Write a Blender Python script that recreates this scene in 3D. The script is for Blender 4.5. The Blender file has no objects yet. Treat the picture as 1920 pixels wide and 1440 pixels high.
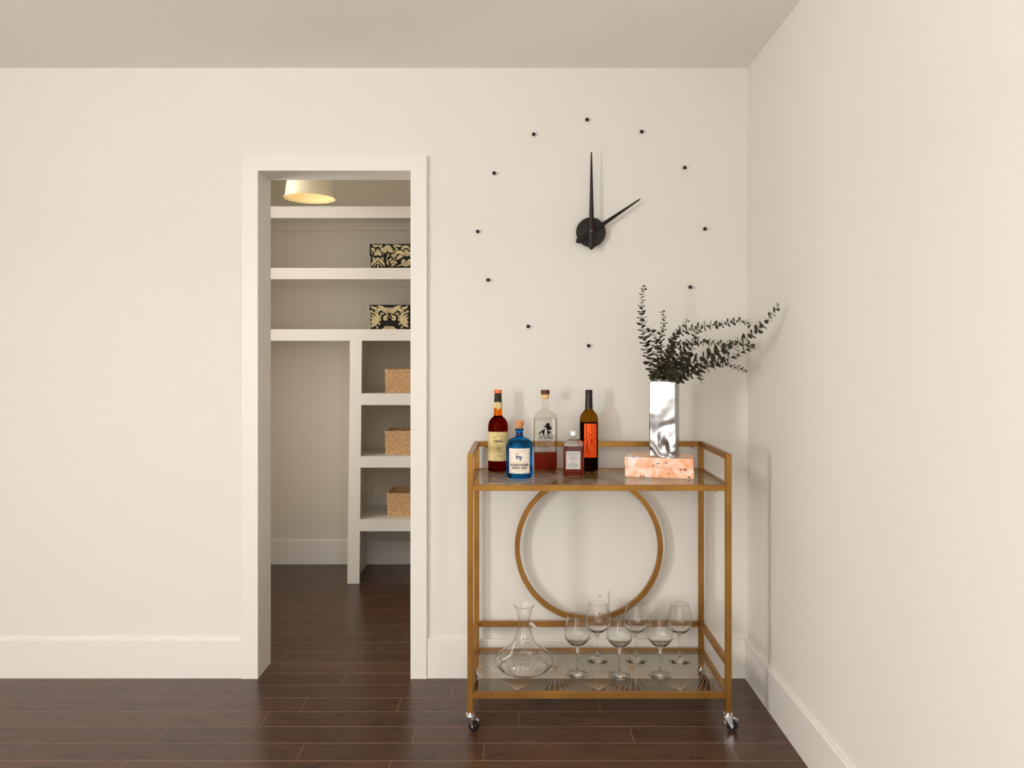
import bpy, bmesh, math, random
from mathutils import Vector, Matrix
random.seed(7)
S = bpy.context.scene
COL = S.collection
PI = math.pi
R = math.radians
F = 1450.0          # focal length in pixels of the 1920x1440 photograph
EYE = 1.28

# ------------------------------------------------------------------ camera
cam_d = bpy.data.cameras.new('camera')
cam_d.sensor_width = 36.0
cam_d.lens = F / 1920 * 36.0
cam_d.shift_x = -12 / 1920
cam_d.shift_y = -48 / 1920
cam_d.clip_start = 0.05
cam = bpy.data.objects.new('camera', cam_d)
cam.location = (0, 0, EYE)
cam.rotation_euler = (PI / 2, 0, 0)
COL.objects.link(cam)
S.camera = cam

# ------------------------------------------------------------------ world, lights, exposure
w = bpy.data.worlds.new('world')
S.world = w
w.use_nodes = True
w.node_tree.nodes['Background'].inputs[0].default_value = (0.75, 0.85, 1.0, 1)
w.node_tree.nodes['Background'].inputs[1].default_value = 0.6


def area(name, loc, rot, sx, sy, power, col):
    d = bpy.data.lights.new(name, 'AREA')
    d.shape = 'RECTANGLE'
    d.size = sx
    d.size_y = sy
    d.energy = power
    d.color = col
    o = bpy.data.objects.new(name, d)
    o.location = loc
    o.rotation_euler = rot
    COL.objects.link(o)
    return o


# daylight through the four windows behind and beside the camera
area('window_light_rear', (-2.55, -2.93, 1.38), (R(90), 0, 0), 0.62, 1.6, 32, (1.0, 0.965, 0.925))
area('window_light_left', (-3.22, -0.75, 1.42), (R(90), 0, R(-90)), 0.6, 1.35, 124, (0.98, 0.985, 1.0))
area('window_light_rear_right', (-0.1, -2.93, 1.45), (R(90), 0, 0), 1.7, 1.5, 21, (0.95, 0.97, 1.0))
area('window_light_right', (0.86, -0.65, 1.40), (R(90), 0, R(90)), 1.0, 1.4, 42, (0.92, 0.955, 1.0))
# added fill behind the camera, no known lamp, to brighten the ceiling
area('ceiling_fill', (-1.3, -0.45, 1.80), (R(180), 0, 0), 0.3, 0.3, 100, (1.0, 0.97, 0.93))
# daylight entering the closet from its own opening on the left, out of view
area('closet_side_light', (-1.68, 3.62, 1.48), (R(90), 0, R(-90)), 0.55, 1.85, 16, (1.0, 0.975, 0.94))

S.view_settings.view_transform = 'Standard'
S.view_settings.look = 'None'
S.view_settings.exposure = -0.2
S.view_settings.gamma = 1.0
S.view_settings.use_curve_mapping = False
S.cycles.max_bounces = 14
S.cycles.diffuse_bounces = 6
S.cycles.glossy_bounces = 6
S.cycles.transmission_bounces = 14
S.cycles.transparent_max_bounces = 16


# ------------------------------------------------------------------ materials
def srgb(r, g, b):
    def f(c):
        c /= 255.0
        return c / 12.92 if c <= 0.04045 else ((c + 0.055) / 1.055) ** 2.4
    return (f(r), f(g), f(b), 1)


def mat(name, col=(0.8, 0.8, 0.8, 1), rough=0.5, metal=0.0, spec=0.5, **kw):
    m = bpy.data.materials.new(name)
    m.use_nodes = True
    b = m.node_tree.nodes['Principled BSDF']
    b.inputs['Base Color'].default_value = col
    b.inputs['Roughness'].default_value = rough
    b.inputs['Metallic'].default_value = metal
    b.inputs['Specular IOR Level'].default_value = spec
    for k, v in kw.items():
        b.inputs[k.replace('_', ' ')].default_value = v
    return m


def nodes(m):
    return m.node_tree.nodes, m.node_tree.links, m.node_tree.nodes['Principled BSDF']


def add_bump(m, scale, strength, dist=0.001, detail=3.0, coord='Object', stretch=None):
    n, l, b = nodes(m)
    tc = n.new('ShaderNodeTexCoord')
    mp = n.new('ShaderNodeMapping')
    if stretch:
        mp.inputs['Scale'].default_value = stretch
    tx = n.new('ShaderNodeTexNoise')
    tx.inputs['Scale'].default_value = scale
    tx.inputs['Detail'].default_value = detail
    bp = n.new('ShaderNodeBump')
    bp.inputs['Strength'].default_value = strength
    bp.inputs['Distance'].default_value = dist
    l.new(tc.outputs[coord], mp.inputs['Vector'])
    l.new(mp.outputs['Vector'], tx.inputs['Vector'])
    l.new(tx.outputs['Fac'], bp.inputs['Height'])
    l.new(bp.outputs['Normal'], b.inputs['Normal'])
    return tx


def add_mottle(m, c1, c2, scale, detail=4.0, stretch=None, lo=0.35, hi=0.65, coord='Object'):
    n, l, b = nodes(m)
    tc = n.new('ShaderNodeTexCoord')
    mp = n.new('ShaderNodeMapping')
    if stretch:
        mp.inputs['Scale'].default_value = stretch
    tx = n.new('ShaderNodeTexNoise')
    tx.inputs['Scale'].default_value = scale
    tx.inputs['Detail'].default_value = detail
    cr = n.new('ShaderNodeValToRGB')
    cr.color_ramp.elements[0].position = lo
    cr.color_ramp.elements[0].color = c1
    cr.color_ramp.elements[1].position = hi
    cr.color_ramp.elements[1].color = c2
    l.new(tc.outputs[coord], mp.inputs['Vector'])
    l.new(mp.outputs['Vector'], tx.inputs['Vector'])
    l.new(tx.outputs['Fac'], cr.inputs['Fac'])
    l.new(cr.outputs['Color'], b.inputs['Base Color'])
    return cr


M = {}
M['wall'] = mat('wall_paint', srgb(221, 217, 209), 0.75, spec=0.25)
add_bump(M['wall'], 140, 0.12, 0.0015)
M['ceiling'] = mat('ceiling_paint', srgb(238, 234, 227), 0.9, spec=0.1)
add_bump(M['ceiling'], 110, 0.2, 0.002)
M['closet'] = mat('closet_paint', srgb(214, 206, 191), 0.8, spec=0.2)
add_bump(M['closet'], 130, 0.1, 0.0015)
M['trim'] = mat('trim_paint', srgb(226, 221, 213), 0.4, spec=0.4)
add_bump(M['trim'], 60, 0.05, 0.001)
M['shelfpaint'] = mat('shelf_paint', srgb(226, 221, 212), 0.45, spec=0.4)
add_bump(M['shelfpaint'], 60, 0.04, 0.001)
M['joint'] = mat('joint_filler', srgb(178, 140, 112), 0.6)
M['subfloor'] = mat('subfloor', srgb(70, 44, 32), 0.6)


def wood_material():
    m = mat('dark_wood', srgb(62, 32, 20), 0.34, spec=0.45)
    n, l, b = nodes(m)
    geo = n.new('ShaderNodeNewGeometry')
    info = n.new('ShaderNodeObjectInfo')
    off = n.new('ShaderNodeVectorMath')
    off.operation = 'MULTIPLY_ADD'
    comb = n.new('ShaderNodeCombineXYZ')
    for i in range(3):
        l.new(info.outputs['Random'], comb.inputs[i])
    off.inputs[1].default_value = (37.0, 19.0, 3.0)
    l.new(comb.outputs[0], off.inputs[0])
    l.new(geo.outputs['Position'], off.inputs[2])
    mp = n.new('ShaderNodeMapping')
    mp.inputs['Scale'].default_value = (2.2, 22.0, 22.0)
    l.new(off.outputs[0], mp.inputs['Vector'])
    gr = n.new('ShaderNodeTexNoise')
    gr.inputs['Scale'].default_value = 3.0
    gr.inputs['Detail'].default_value = 8.0
    gr.inputs['Distortion'].default_value = 0.6
    l.new(mp.outputs[0], gr.inputs['Vector'])
    cr = n.new('ShaderNodeValToRGB')
    cr.color_ramp.elements[0].position = 0.3
    cr.color_ramp.elements[0].color = srgb(48, 29, 18)
    cr.color_ramp.elements[1].position = 0.72
    cr.color_ramp.elements[1].color = srgb(88, 57, 38)
    l.new(gr.outputs['Fac'], cr.inputs['Fac'])
    # fine pale flecks
    fl = n.new('ShaderNodeTexNoise')
    fl.inputs['Scale'].default_value = 110.0
    fl.inputs['Detail'].default_value = 3.0
    mp2 = n.new('ShaderNodeMapping')
    mp2.inputs['Scale'].default_value = (1.0, 3.0, 3.0)
    l.new(off.outputs[0], mp2.inputs['Vector'])
    l.new(mp2.outputs[0], fl.inputs['Vector'])
    fr = n.new('ShaderNodeValToRGB')
    fr.color_ramp.elements[0].position = 0.56
    fr.color_ramp.elements[0].color = (0, 0, 0, 1)
    fr.color_ramp.elements[1].position = 0.72
    fr.color_ramp.elements[1].color = (0.5, 0.5, 0.5, 1)
    l.new(fl.outputs['Fac'], fr.inputs['Fac'])
    mx = n.new('ShaderNodeMixRGB')
    mx.inputs['Color2'].default_value = srgb(120, 80, 56)
    l.new(fr.outputs['Color'], mx.inputs['Fac'])
    l.new(cr.outputs['Color'], mx.inputs['Color1'])
    # plank to plank tone
    hv = n.new('ShaderNodeHueSaturation')
    mr = n.new('ShaderNodeMapRange')
    mr.inputs['To Min'].default_value = 0.74
    mr.inputs['To Max'].default_value = 1.06
    l.new(info.outputs['Random'], mr.inputs['Value'])
    l.new(mr.outputs[0], hv.inputs['Value'])
    l.new(mx.outputs[0], hv.inputs['Color'])
    l.new(hv.outputs[0], b.inputs['Base Color'])
    rr = n.new('ShaderNodeMapRange')
    rr.inputs['To Min'].default_value = 0.22
    rr.inputs['To Max'].default_value = 0.38
    l.new(gr.outputs['Fac'], rr.inputs['Value'])
    l.new(rr.outputs[0], b.inputs['Roughness'])
    bp = n.new('ShaderNodeBump')
    bp.inputs['Strength'].default_value = 0.12
    bp.inputs['Distance'].default_value = 0.001
    l.new(gr.outputs['Fac'], bp.inputs['Height'])
    l.new(bp.outputs[0], b.inputs['Normal'])
    return m


M['wood'] = wood_material()
M['gold'] = mat('brushed_gold', srgb(152, 108, 48), 0.38, metal=0.7, spec=0.5)
add_mottle(M['gold'], srgb(144, 100, 42), srgb(168, 122, 56), 9, lo=0.3, hi=0.7)
add_bump(M['gold'], 300, 0.05, 0.0004)
M['goldline'] = mat('gold_print', srgb(192, 166, 130), 0.4, metal=0.45)
M['chrome'] = mat('chrome', (0.78, 0.78, 0.80, 1), 0.16, metal=1.0)
add_bump(M['chrome'], 60, 0.15, 0.001)
M['black'] = mat('black_matte', srgb(30, 21, 17), 0.5, spec=0.3)
add_bump(M['black'], 80, 0.03, 0.0005)
M['rubber'] = mat('black_rubber', srgb(14, 13, 14), 0.28)
M['brass'] = mat('brass', srgb(214, 178, 96), 0.25, metal=1.0)
M['plate'] = mat('white_plastic', srgb(228, 222, 212), 0.35)
M['lamp'] = mat('cream_enamel', srgb(238, 228, 200), 0.35)
M['lampin'] = mat('cream_enamel_inside', srgb(246, 226, 168), 0.4)
M['bulb'] = mat('frosted_bulb', srgb(240, 232, 214), 0.3)


def thin_glass(name, tint, strength=1.0, f0=0.045):
    """clear sheet glass: straight-through transmission plus Schlick reflection"""
    m = bpy.data.materials.new(name)
    m.use_nodes = True
    n, l = m.node_tree.nodes, m.node_tree.links
    n.clear()
    out = n.new('ShaderNodeOutputMaterial')
    mix = n.new('ShaderNodeMixShader')
    tr = n.new('ShaderNodeBsdfTransparent')
    tr.inputs[0].default_value = tint
    gl = n.new('ShaderNodeBsdfGlossy')
    gl.inputs['Roughness'].default_value = 0.02
    lw = n.new('ShaderNodeLayerWeight')
    lw.inputs['Blend'].default_value = 0.5
    p = n.new('ShaderNodeMath')
    p.operation = 'POWER'
    p.inputs[1].default_value = 5.0
    ma = n.new('ShaderNodeMath')
    ma.operation = 'MULTIPLY_ADD'
    ma.inputs[1].default_value = (1 - f0) * strength
    ma.inputs[2].default_value = f0
    l.new(lw.outputs['Facing'], p.inputs[0])
    l.new(p.outputs[0], ma.inputs[0])
    l.new(ma.outputs[0], mix.inputs[0])
    l.new(tr.outputs[0], mix.inputs[1])
    l.new(gl.outputs[0], mix.inputs[2])
    l.new(mix.outputs[0], out.inputs[0])
    return m


def real_glass(name, col, rough=0.0, ior=1.48):
    m = bpy.data.materials.new(name)
    m.use_nodes = True
    n, l = m.node_tree.nodes, m.node_tree.links
    n.clear()
    out = n.new('ShaderNodeOutputMaterial')
    g = n.new('ShaderNodeBsdfGlass')
    g.inputs['Color'].default_value = col
    g.inputs['Roughness'].default_value = rough
    g.inputs['IOR'].default_value = ior
    l.new(g.outputs[0], out.inputs[0])
    return m


M['shelfglass'] = thin_glass('shelf_glass', (0.965, 0.968, 0.94, 1))
M['clear'] = real_glass('clear_glass', (0.992, 0.992, 0.988, 1), 0.0, 1.42)
M['bottleclear'] = thin_glass('bottle_glass', (0.93, 0.925, 0.90, 1), 1.0, 0.028)
M['whisky'] = real_glass('dark_whisky', (0.36, 0.045, 0.022, 1), 0.02, 1.40)
M['whisky_neck'] = real_glass('amber_whisky', (0.93, 0.40, 0.06, 1), 0.02, 1.40)
M['mezcal'] = real_glass('red_brown_liquor', (0.60, 0.14, 0.035, 1), 0.04, 1.33)
M['barrel'] = real_glass('amber_brown_whisky', (0.64, 0.14, 0.022, 1), 0.03, 1.33)
M['blue'] = real_glass('blue_glass', (0.13, 0.50, 0.86, 1), 0.03, 1.45)
M['olive'] = real_glass('olive_brown_glass', (0.52, 0.34, 0.08, 1), 0.0, 1.2)
M['winedark'] = real_glass('wine_in_bottle', (0.10, 0.055, 0.03, 1), 0.05, 1.33)
M['cork'] = mat('cork', srgb(206, 138, 82), 0.8)
add_mottle(M['cork'], srgb(176, 108, 60), srgb(222, 156, 98), 160)
M['palewood'] = mat('pale_stopper_wood', srgb(226, 190, 132), 0.6)
M['redwood'] = mat('dark_stopper_wood', srgb(88, 36, 26), 0.45)
M['orange_foil'] = mat('orange_foil', srgb(226, 104, 30), 0.35)
M['brown_foil'] = mat('brown_foil', srgb(44, 33, 25), 0.5, spec=0.2)
M['dark_foil'] = mat('dark_foil', srgb(36, 20, 17), 0.3, spec=0.3)
M['navy'] = mat('navy_band', srgb(20, 34, 62), 0.4)
M['silver_cap'] = mat('silver_cap', (0.88, 0.87, 0.86, 1), 0.35, metal=0.9)
M['cream_label'] = mat('cream_paper', srgb(218, 196, 140), 0.7, spec=0.2)
add_mottle(M['cream_label'], srgb(208, 186, 128), srgb(226, 206, 152), 60)
M['white_label'] = mat('white_paper', srgb(236, 226, 208), 0.7, spec=0.2)
M['grey_label'] = mat('grey_paper', srgb(190, 186, 178), 0.6, spec=0.2)
M['orange_label'] = mat('orange_paper', srgb(255, 90, 22), 0.6, spec=0.2)
M['ink'] = mat('black_ink', srgb(22, 20, 24), 0.6, spec=0.1)
M['inkbrown'] = mat('brown_ink', srgb(120, 100, 64), 0.6, spec=0.1)
M['inkblue'] = mat('blue_ink', srgb(44, 76, 118), 0.6, spec=0.1)
M['inkred'] = mat('red_ink', srgb(150, 34, 14), 0.6, spec=0.1)
M['damask_black'] = mat('black_card', srgb(22, 17, 18), 0.6, spec=0.2)
M['damask_cream'] = mat('cream_print', srgb(206, 190, 146), 0.7, spec=0.1)
M['leaf'] = mat('dark_leaf', srgb(58, 58, 36), 0.55, spec=0.3)
add_mottle(M['leaf'], srgb(42, 38, 28), srgb(78, 74, 48), 30, coord='Object')
M['stem'] = mat('dark_stem', srgb(66, 50, 36), 0.7)
M['pages'] = mat('page_edges', srgb(226, 208, 184), 0.8)


def weave_material():
    m = mat('rattan', srgb(206, 158, 106), 0.6, spec=0.3)
    add_mottle(m, srgb(180, 134, 90), srgb(230, 196, 150), 70, detail=5, stretch=(1, 1, 2.0), lo=0.32, hi=0.68)
    return m


M['rattan'] = weave_material()


def marble_paper(name, seed):
    m = mat(name, srgb(236, 178, 140), 0.45, spec=0.4)
    n, l, b = nodes(m)
    tc = n.new('ShaderNodeTexCoord')
    mp = n.new('ShaderNodeMapping')
    mp.inputs['Location'].default_value = (seed, seed * 0.7, seed * 0.3)
    l.new(tc.outputs['Object'], mp.inputs['Vector'])
    t1 = n.new('ShaderNodeTexNoise')
    t1.inputs['Scale'].default_value = 17
    t1.inputs['Detail'].default_value = 4
    t1.inputs['Distortion'].default_value = 1.2
    l.new(mp.outputs[0], t1.inputs['Vector'])
    cr = n.new('ShaderNodeValToRGB')
    e = cr.color_ramp.elements
    e[0].position = 0.34
    e[0].color = srgb(238, 168, 126)
    e[1].position = 0.62
    e[1].color = srgb(238, 228, 220)
    x = e.new(0.47)
    x.color = srgb(242, 192, 158)
    x = e.new(0.55)
    x.color = srgb(242, 212, 192)
    l.new(t1.outputs['Fac'], cr.inputs['Fac'])
    v = n.new('ShaderNodeTexVoronoi')
    v.inputs['Scale'].default_value = 62
    wn_ = n.new('ShaderNodeTexNoise')
    wn_.inputs['Scale'].default_value = 70
    wa = n.new('ShaderNodeVectorMath')
    wa.operation = 'MULTIPLY_ADD'
    wa.inputs[1].default_value = (0.022, 0.022, 0.022)
    l.new(mp.outputs[0], wn_.inputs['Vector'])
    l.new(wn_.outputs['Color'], wa.inputs[0])
    l.new(mp.outputs[0], wa.inputs[2])
    l.new(wa.outputs[0], v.inputs['Vector'])
    t2 = n.new('ShaderNodeTexNoise')
    t2.inputs['Scale'].default_value = 14
    l.new(mp.outputs[0], t2.inputs['Vector'])
    lt = n.new('ShaderNodeMath')
    lt.operation = 'LESS_THAN'
    lt.inputs[1].default_value = 0.2
    l.new(v.outputs['Distance'], lt.inputs[0])
    gt = n.new('ShaderNodeMath')
    gt.operation = 'GREATER_THAN'
    gt.inputs[1].default_value = 0.565
    l.new(t2.outputs['Fac'], gt.inputs[0])
    mu = n.new('ShaderNodeMath')
    mu.operation = 'MULTIPLY'
    l.new(lt.outputs[0], mu.inputs[0])
    l.new(gt.outputs[0], mu.inputs[1])
    mx = n.new('ShaderNodeMixRGB')
    mx.inputs['Color2'].default_value = srgb(64, 40, 30)
    l.new(mu.outputs[0], mx.inputs['Fac'])
    l.new(cr.outputs['Color'], mx.inputs['Color1'])
    l.new(mx.outputs[0], b.inputs['Base Color'])
    return m


def vase_material():
    m = mat('hammered_chrome', (0.52, 0.52, 0.52, 1), 0.30, metal=1.0)
    n, l, b = nodes(m)
    tc = n.new('ShaderNodeTexCoord')
    t = n.new('ShaderNodeTexNoise')
    t.inputs['Scale'].default_value = 11
    t.inputs['Detail'].default_value = 1.0
    t.inputs['Distortion'].default_value = 0.8
    l.new(tc.outputs['Object'], t.inputs['Vector'])
    sep = n.new('ShaderNodeSeparateXYZ')
    l.new(tc.outputs['Object'], sep.inputs[0])
    mr = n.new('ShaderNodeMapRange')     # the lower half is the more dented
    mr.inputs['From Min'].default_value = 0.04
    mr.inputs['From Max'].default_value = 0.19
    mr.inputs['To Min'].default_value = 1.0
    mr.inputs['To Max'].default_value = 0.12
    l.new(sep.outputs['Z'], mr.inputs['Value'])
    mu = n.new('ShaderNodeMath')
    mu.operation = 'MULTIPLY'
    sb = n.new('ShaderNodeMath')
    sb.operation = 'SUBTRACT'
    sb.inputs[1].default_value = 0.5
    l.new(t.outputs['Fac'], sb.inputs[0])
    l.new(sb.outputs[0], mu.inputs[0])
    l.new(mr.outputs[0], mu.inputs[1])
    bp = n.new('ShaderNodeBump')
    bp.inputs['Strength'].default_value = 0.9
    bp.inputs['Distance'].default_value = 0.075
    l.new(mu.outputs[0], bp.inputs['Height'])
    l.new(bp.outputs[0], b.inputs['Normal'])
    return m


M['vase'] = vase_material()


# ------------------------------------------------------------------ mesh helpers
def bm_new():
    return bmesh.new()


def box(bm, x0, y0, z0, x1, y1, z1, bevel=0.0, seg=2):
    vs = [bm.verts.new((x, y, z)) for x in (x0, x1) for y in (y0, y1) for z in (z0, z1)]
    idx = [(0, 1, 3, 2), (4, 6, 7, 5), (0, 4, 5, 1), (2, 3, 7, 6), (0, 2, 6, 4), (1, 5, 7, 3)]
    fs = [bm.faces.new([vs[i] for i in f]) for f in idx]
    if bevel:
        es = list({e for f in fs for e in f.edges})
        bmesh.ops.bevel(bm, geom=es, offset=bevel, segments=seg, affect='EDGES', clamp_overlap=True)
    return bm


def hexa(bm, pts):
    """eight corners ordered like box(): x, then y, then z fastest"""
    vs = [bm.verts.new(p) for p in pts]
    for f in [(0, 1, 3, 2), (4, 6, 7, 5), (0, 4, 5, 1), (2, 3, 7, 6), (0, 2, 6, 4), (1, 5, 7, 3)]:
        bm.faces.new([vs[i] for i in f])
    return bm


def lathe(bm, prof, seg=48, c=(0, 0, 0), closed=False, mod=None, smooth=True):
    rings = []
    for r, z in prof:
        if r < 1e-6:
            rings.append([bm.verts.new((c[0], c[1], c[2] + z))])
        else:
            ring = []
            for i in range(seg):
                a = 2 * PI * i / seg
                rr = r * (mod(a, z) if mod else 1.0)
                ring.append(bm.verts.new((c[0] + rr * math.cos(a), c[1] + rr * math.sin(a), c[2] + z)))
            rings.append(ring)
    n = len(rings)
    for k in range(n if closed else n - 1):
        A, B = rings[k], rings[(k + 1) % n]
        if len(A) == 1 and len(B) == 1:
            continue
        for i in range(seg):
            j = (i + 1) % seg
            if len(A) == 1:
                f = bm.faces.new((A[0], B[j], B[i]))
            elif len(B) == 1:
                f = bm.faces.new((A[i], A[j], B[0]))
            else:
                f = bm.faces.new((A[i], A[j], B[j], B[i]))
            f.smooth = smooth
    return bm


def rsq(hw, hd, r, k=5):
    """rounded rectangle outline, counter-clockwise"""
    pts = []
    for cx, cy, a0 in ((hw - r, hd - r, 0), (-hw + r, hd - r, 90), (-hw + r, -hd + r, 180), (hw - r, -hd + r, 270)):
        for i in range(k + 1):
            a = R(a0 + 90 * i / k)
            pts.append((cx + r * math.cos(a), cy + r * math.sin(a)))
    return pts


def loft(bm, secs, cap0=True, cap1=True, smooth=True, closed=False):
    """secs: list of (outline points, z)"""
    rings = [[bm.verts.new((x, y, z)) for x, y in pts] for pts, z in secs]
    n = len(rings[0])
    m = len(rings)
    for k in range(m if closed else m - 1):
        A, B = rings[k], rings[(k + 1) % m]
        for i in range(n):
            j = (i + 1) % n
            f = bm.faces.new((A[i], A[j], B[j], B[i]))
            f.smooth = smooth
    if not closed:
        if cap0:
            bm.faces.new(rings[0][::-1])
        if cap1:
            bm.faces.new(rings[-1])
    return bm


def tube(bm, pts, rads, seg=8, caps=True, smooth=True):
    pts = [Vector(p) for p in pts]
    if not isinstance(rads, (list, tuple)):
        rads = [rads] * len(pts)
    rings = []
    up = None
    for i, p in enumerate(pts):
        t = (pts[min(i + 1, len(pts) - 1)] - pts[max(i - 1, 0)]).normalized()
        if up is None:
            up = Vector((0, 0, 1)) if abs(t.z) < 0.9 else Vector((0, 1, 0))
        u = t.cross(up).normalized()
        v = u.cross(t).normalized()
        up = v
        rings.append([bm.verts.new(p + rads[i] * (math.cos(2 * PI * k / seg) * u + math.sin(2 * PI * k / seg) * v)) for k in range(seg)])
    for a, b in zip(rings, rings[1:]):
        for k in range(seg):
            f = bm.faces.new((a[k], a[(k + 1) % seg], b[(k + 1) % seg], b[k]))
            f.smooth = smooth
    if caps:
        bm.faces.new(rings[0][::-1])
        bm.faces.new(rings[-1])
    return bm


def prism(bm, pts, y0, y1):
    """polygon in the XZ plane pushed from y0 to y1"""
    a = [bm.verts.new((x, y0, z)) for x, z in pts]
    b = [bm.verts.new((x, y1, z)) for x, z in pts]
    n = len(pts)
    bm.faces.new(a)
    bm.faces.new(b[::-1])
    for i in range(n):
        j = (i + 1) % n
        bm.faces.new((a[i], b[i], b[j], a[j]))
    return bm


def ribbon(bm, pts, ws, y0=0.0, y1=-0.0002):
    """a stroke of varying width in the XZ plane with a little thickness"""
    P = [Vector((x, z)) for x, z in pts]
    L, Rr = [], []
    for i, p in enumerate(P):
        t = (P[min(i + 1, len(P) - 1)] - P[max(i - 1, 0)])
        t = t.normalized() if t.length > 0 else Vector((1, 0))
        nn = Vector((-t.y, t.x))
        wd = ws[i] / 2 if isinstance(ws, (list, tuple)) else ws / 2
        L.append(p + nn * wd)
        Rr.append(p - nn * wd)
    def vv(q, y):
        return bm.verts.new((q.x, y, q.y))
    a = [vv(q, y1) for q in L]
    b = [vv(q, y1) for q in Rr]
    c = [vv(q, y0) for q in L]
    d = [vv(q, y0) for q in Rr]
    for i in range(len(P) - 1):
        bm.faces.new((a[i], a[i + 1], b[i + 1], b[i]))
        bm.faces.new((c[i], d[i], d[i + 1], c[i + 1]))
        bm.faces.new((a[i], c[i], c[i + 1], a[i + 1]))
        bm.faces.new((b[i], b[i + 1], d[i + 1], d[i]))
    return bm


def spline(pts, n=8):
    """Catmull-Rom through points of any dimension"""
    P = [Vector(p) for p in pts]
    P = [P[0] * 2 - P[1]] + P + [P[-1] * 2 - P[-2]]
    out = []
    for i in range(1, len(P) - 2):
        for k in range(n):
            t = k / n
            out.append(0.5 * ((2 * P[i]) + (P[i + 1] - P[i - 1]) * t + (2 * P[i - 1] - 5 * P[i] + 4 * P[i + 1] - P[i + 2]) * t * t
                              + (3 * P[i] - P[i - 1] - 3 * P[i + 1] + P[i + 2]) * t ** 3))
    out.append(P[-2])
    return out


def text_bm(body, width, height, bold=0.0, depth=0.0002):
    """flat lettering centred on the origin, in the XZ plane facing -Y"""
    cu = bpy.data.curves.new('lettering', 'FONT')
    cu.body = body
    cu.size = 1.0
    cu.offset = bold
    cu.resolution_u = 3
    cu.fill_mode = 'FRONT'
    o = bpy.data.objects.new('lettering_source', cu)
    COL.objects.link(o)
    dg = bpy.context.evaluated_depsgraph_get()
    me = bpy.data.meshes.new_from_object(o.evaluated_get(dg))
    bm = bmesh.new()
    bm.from_mesh(me)
    bpy.data.objects.remove(o)
    bpy.data.curves.remove(cu)
    bpy.data.meshes.remove(me)
    xs = [v.co.x for v in bm.verts]
    ys = [v.co.y for v in bm.verts]
    sx = width / (max(xs) - min(xs))
    sz = height / (max(ys) - min(ys))
    cx = (max(xs) + min(xs)) / 2
    cz = (max(ys) + min(ys)) / 2
    for v in bm.verts:
        v.co = Vector(((v.co.x - cx) * sx, -depth, (v.co.y - cz) * sz))
    return bm


def merge(dst, src, move=(0, 0, 0)):
    bmesh.ops.translate(src, verts=src.verts, vec=move)
    me = bpy.data.meshes.new('tmp')
    src.to_mesh(me)
    src.free()
    dst.from_mesh(me)
    bpy.data.meshes.remove(me)
    return dst


def bend(bm, rad):
    """wrap XZ artwork (y = height off the surface, negative is out) round a vertical cylinder, facing -Y"""
    for v in bm.verts:
        a = v.co.x / rad
        rr = rad - v.co.y
        v.co = Vector((rr * math.sin(a), -rr * math.cos(a), v.co.z))
    return bm


def sheet(bm, w_, h_, nx=16, t=0.0003, cz=0.0):
    """thin label sheet in XZ, many columns so it can be bent"""
    xs = [-w_ / 2 + w_ * i / nx for i in range(nx + 1)]
    f = [[bm.verts.new((x, -t, cz + s * h_ / 2)) for x in xs] for s in (-1, 1)]
    g = [[bm.verts.new((x, 0, cz + s * h_ / 2)) for x in xs] for s in (-1, 1)]
    for i in range(nx):
        q = bm.faces.new((f[0][i], f[0][i + 1], f[1][i + 1], f[1][i]))
        q.smooth = True
        bm.faces.new((g[0][i + 1], g[0][i], g[1][i], g[1][i + 1]))
        bm.faces.new((f[1][i], f[1][i + 1], g[1][i + 1], g[1][i]))
        bm.faces.new((f[0][i + 1], f[0][i], g[0][i], g[0][i + 1]))
    bm.faces.new((f[0][0], f[1][0], g[1][0], g[0][0]))
    bm.faces.new((f[1][nx], f[0][nx], g[0][nx], g[1][nx]))
    return bm


def micro(bm, cx, cz, width, h, n, y=-0.0002, rnd=random.Random(3)):
    """a line of print too small to read: a row of tiny broken marks"""
    step = width / n
    for i in range(n):
        if rnd.random() < 0.14:
            continue
        x = cx - width / 2 + i * step
        x1 = x + step * rnd.uniform(0.45, 0.75)
        z0 = cz - h / 2 * rnd.uniform(0.5, 1)
        z1 = cz + h / 2 * rnd.uniform(0.5, 1)
        vs = [bm.verts.new((px, y, pz)) for px, pz in ((x, z0), (x1, z0), (x1, z1), (x, z1))]
        bm.faces.new(vs)
    return bm


def world_loc(o):
    v = Vector((0, 0, 0))
    while o is not None:
        v += o.location
        o = o.parent
    return v


def obj(name, bm, material, parent=None, local=False, recalc=True):
    if recalc:
        bmesh.ops.recalc_face_normals(bm, faces=bm.faces)
    if parent is not None and not local:
        bmesh.ops.translate(bm, verts=bm.verts, vec=-world_loc(parent))
    for ed_ in bm.edges:
        if len(ed_.link_faces) == 2 and ed_.calc_face_angle(0) > R(38):
            ed_.smooth = False
    me = bpy.data.meshes.new(name)
    bm.to_mesh(me)
    bm.free()
    for m in (material if isinstance(material, (list, tuple)) else [material]):
        me.materials.append(m)
    o = bpy.data.objects.new(name, me)
    COL.objects.link(o)
    o.parent = parent
    return o


def struct(name, bm, material):
    o = obj(name, bm, material)
    o['kind'] = 'structure'
    return o


def thing(name, label, cat, loc=(0, 0, 0), rotz=0.0, group=None):
    o = bpy.data.objects.new(name, None)
    o.empty_display_size = 0.05
    o.location = loc
    o.rotation_euler = (0, 0, rotz)
    COL.objects.link(o)
    tag(o, label, cat, group)
    return o


def tag(o, label, cat, group=None):
    o['label'] = label
    o['category'] = cat
    if group:
        o['group'] = group
    return o


def copy_tree(o, parent=None):
    c = o.copy()
    COL.objects.link(c)
    c.parent = parent
    for ch in list(o.children):
        copy_tree(ch, c)
    return c


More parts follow.
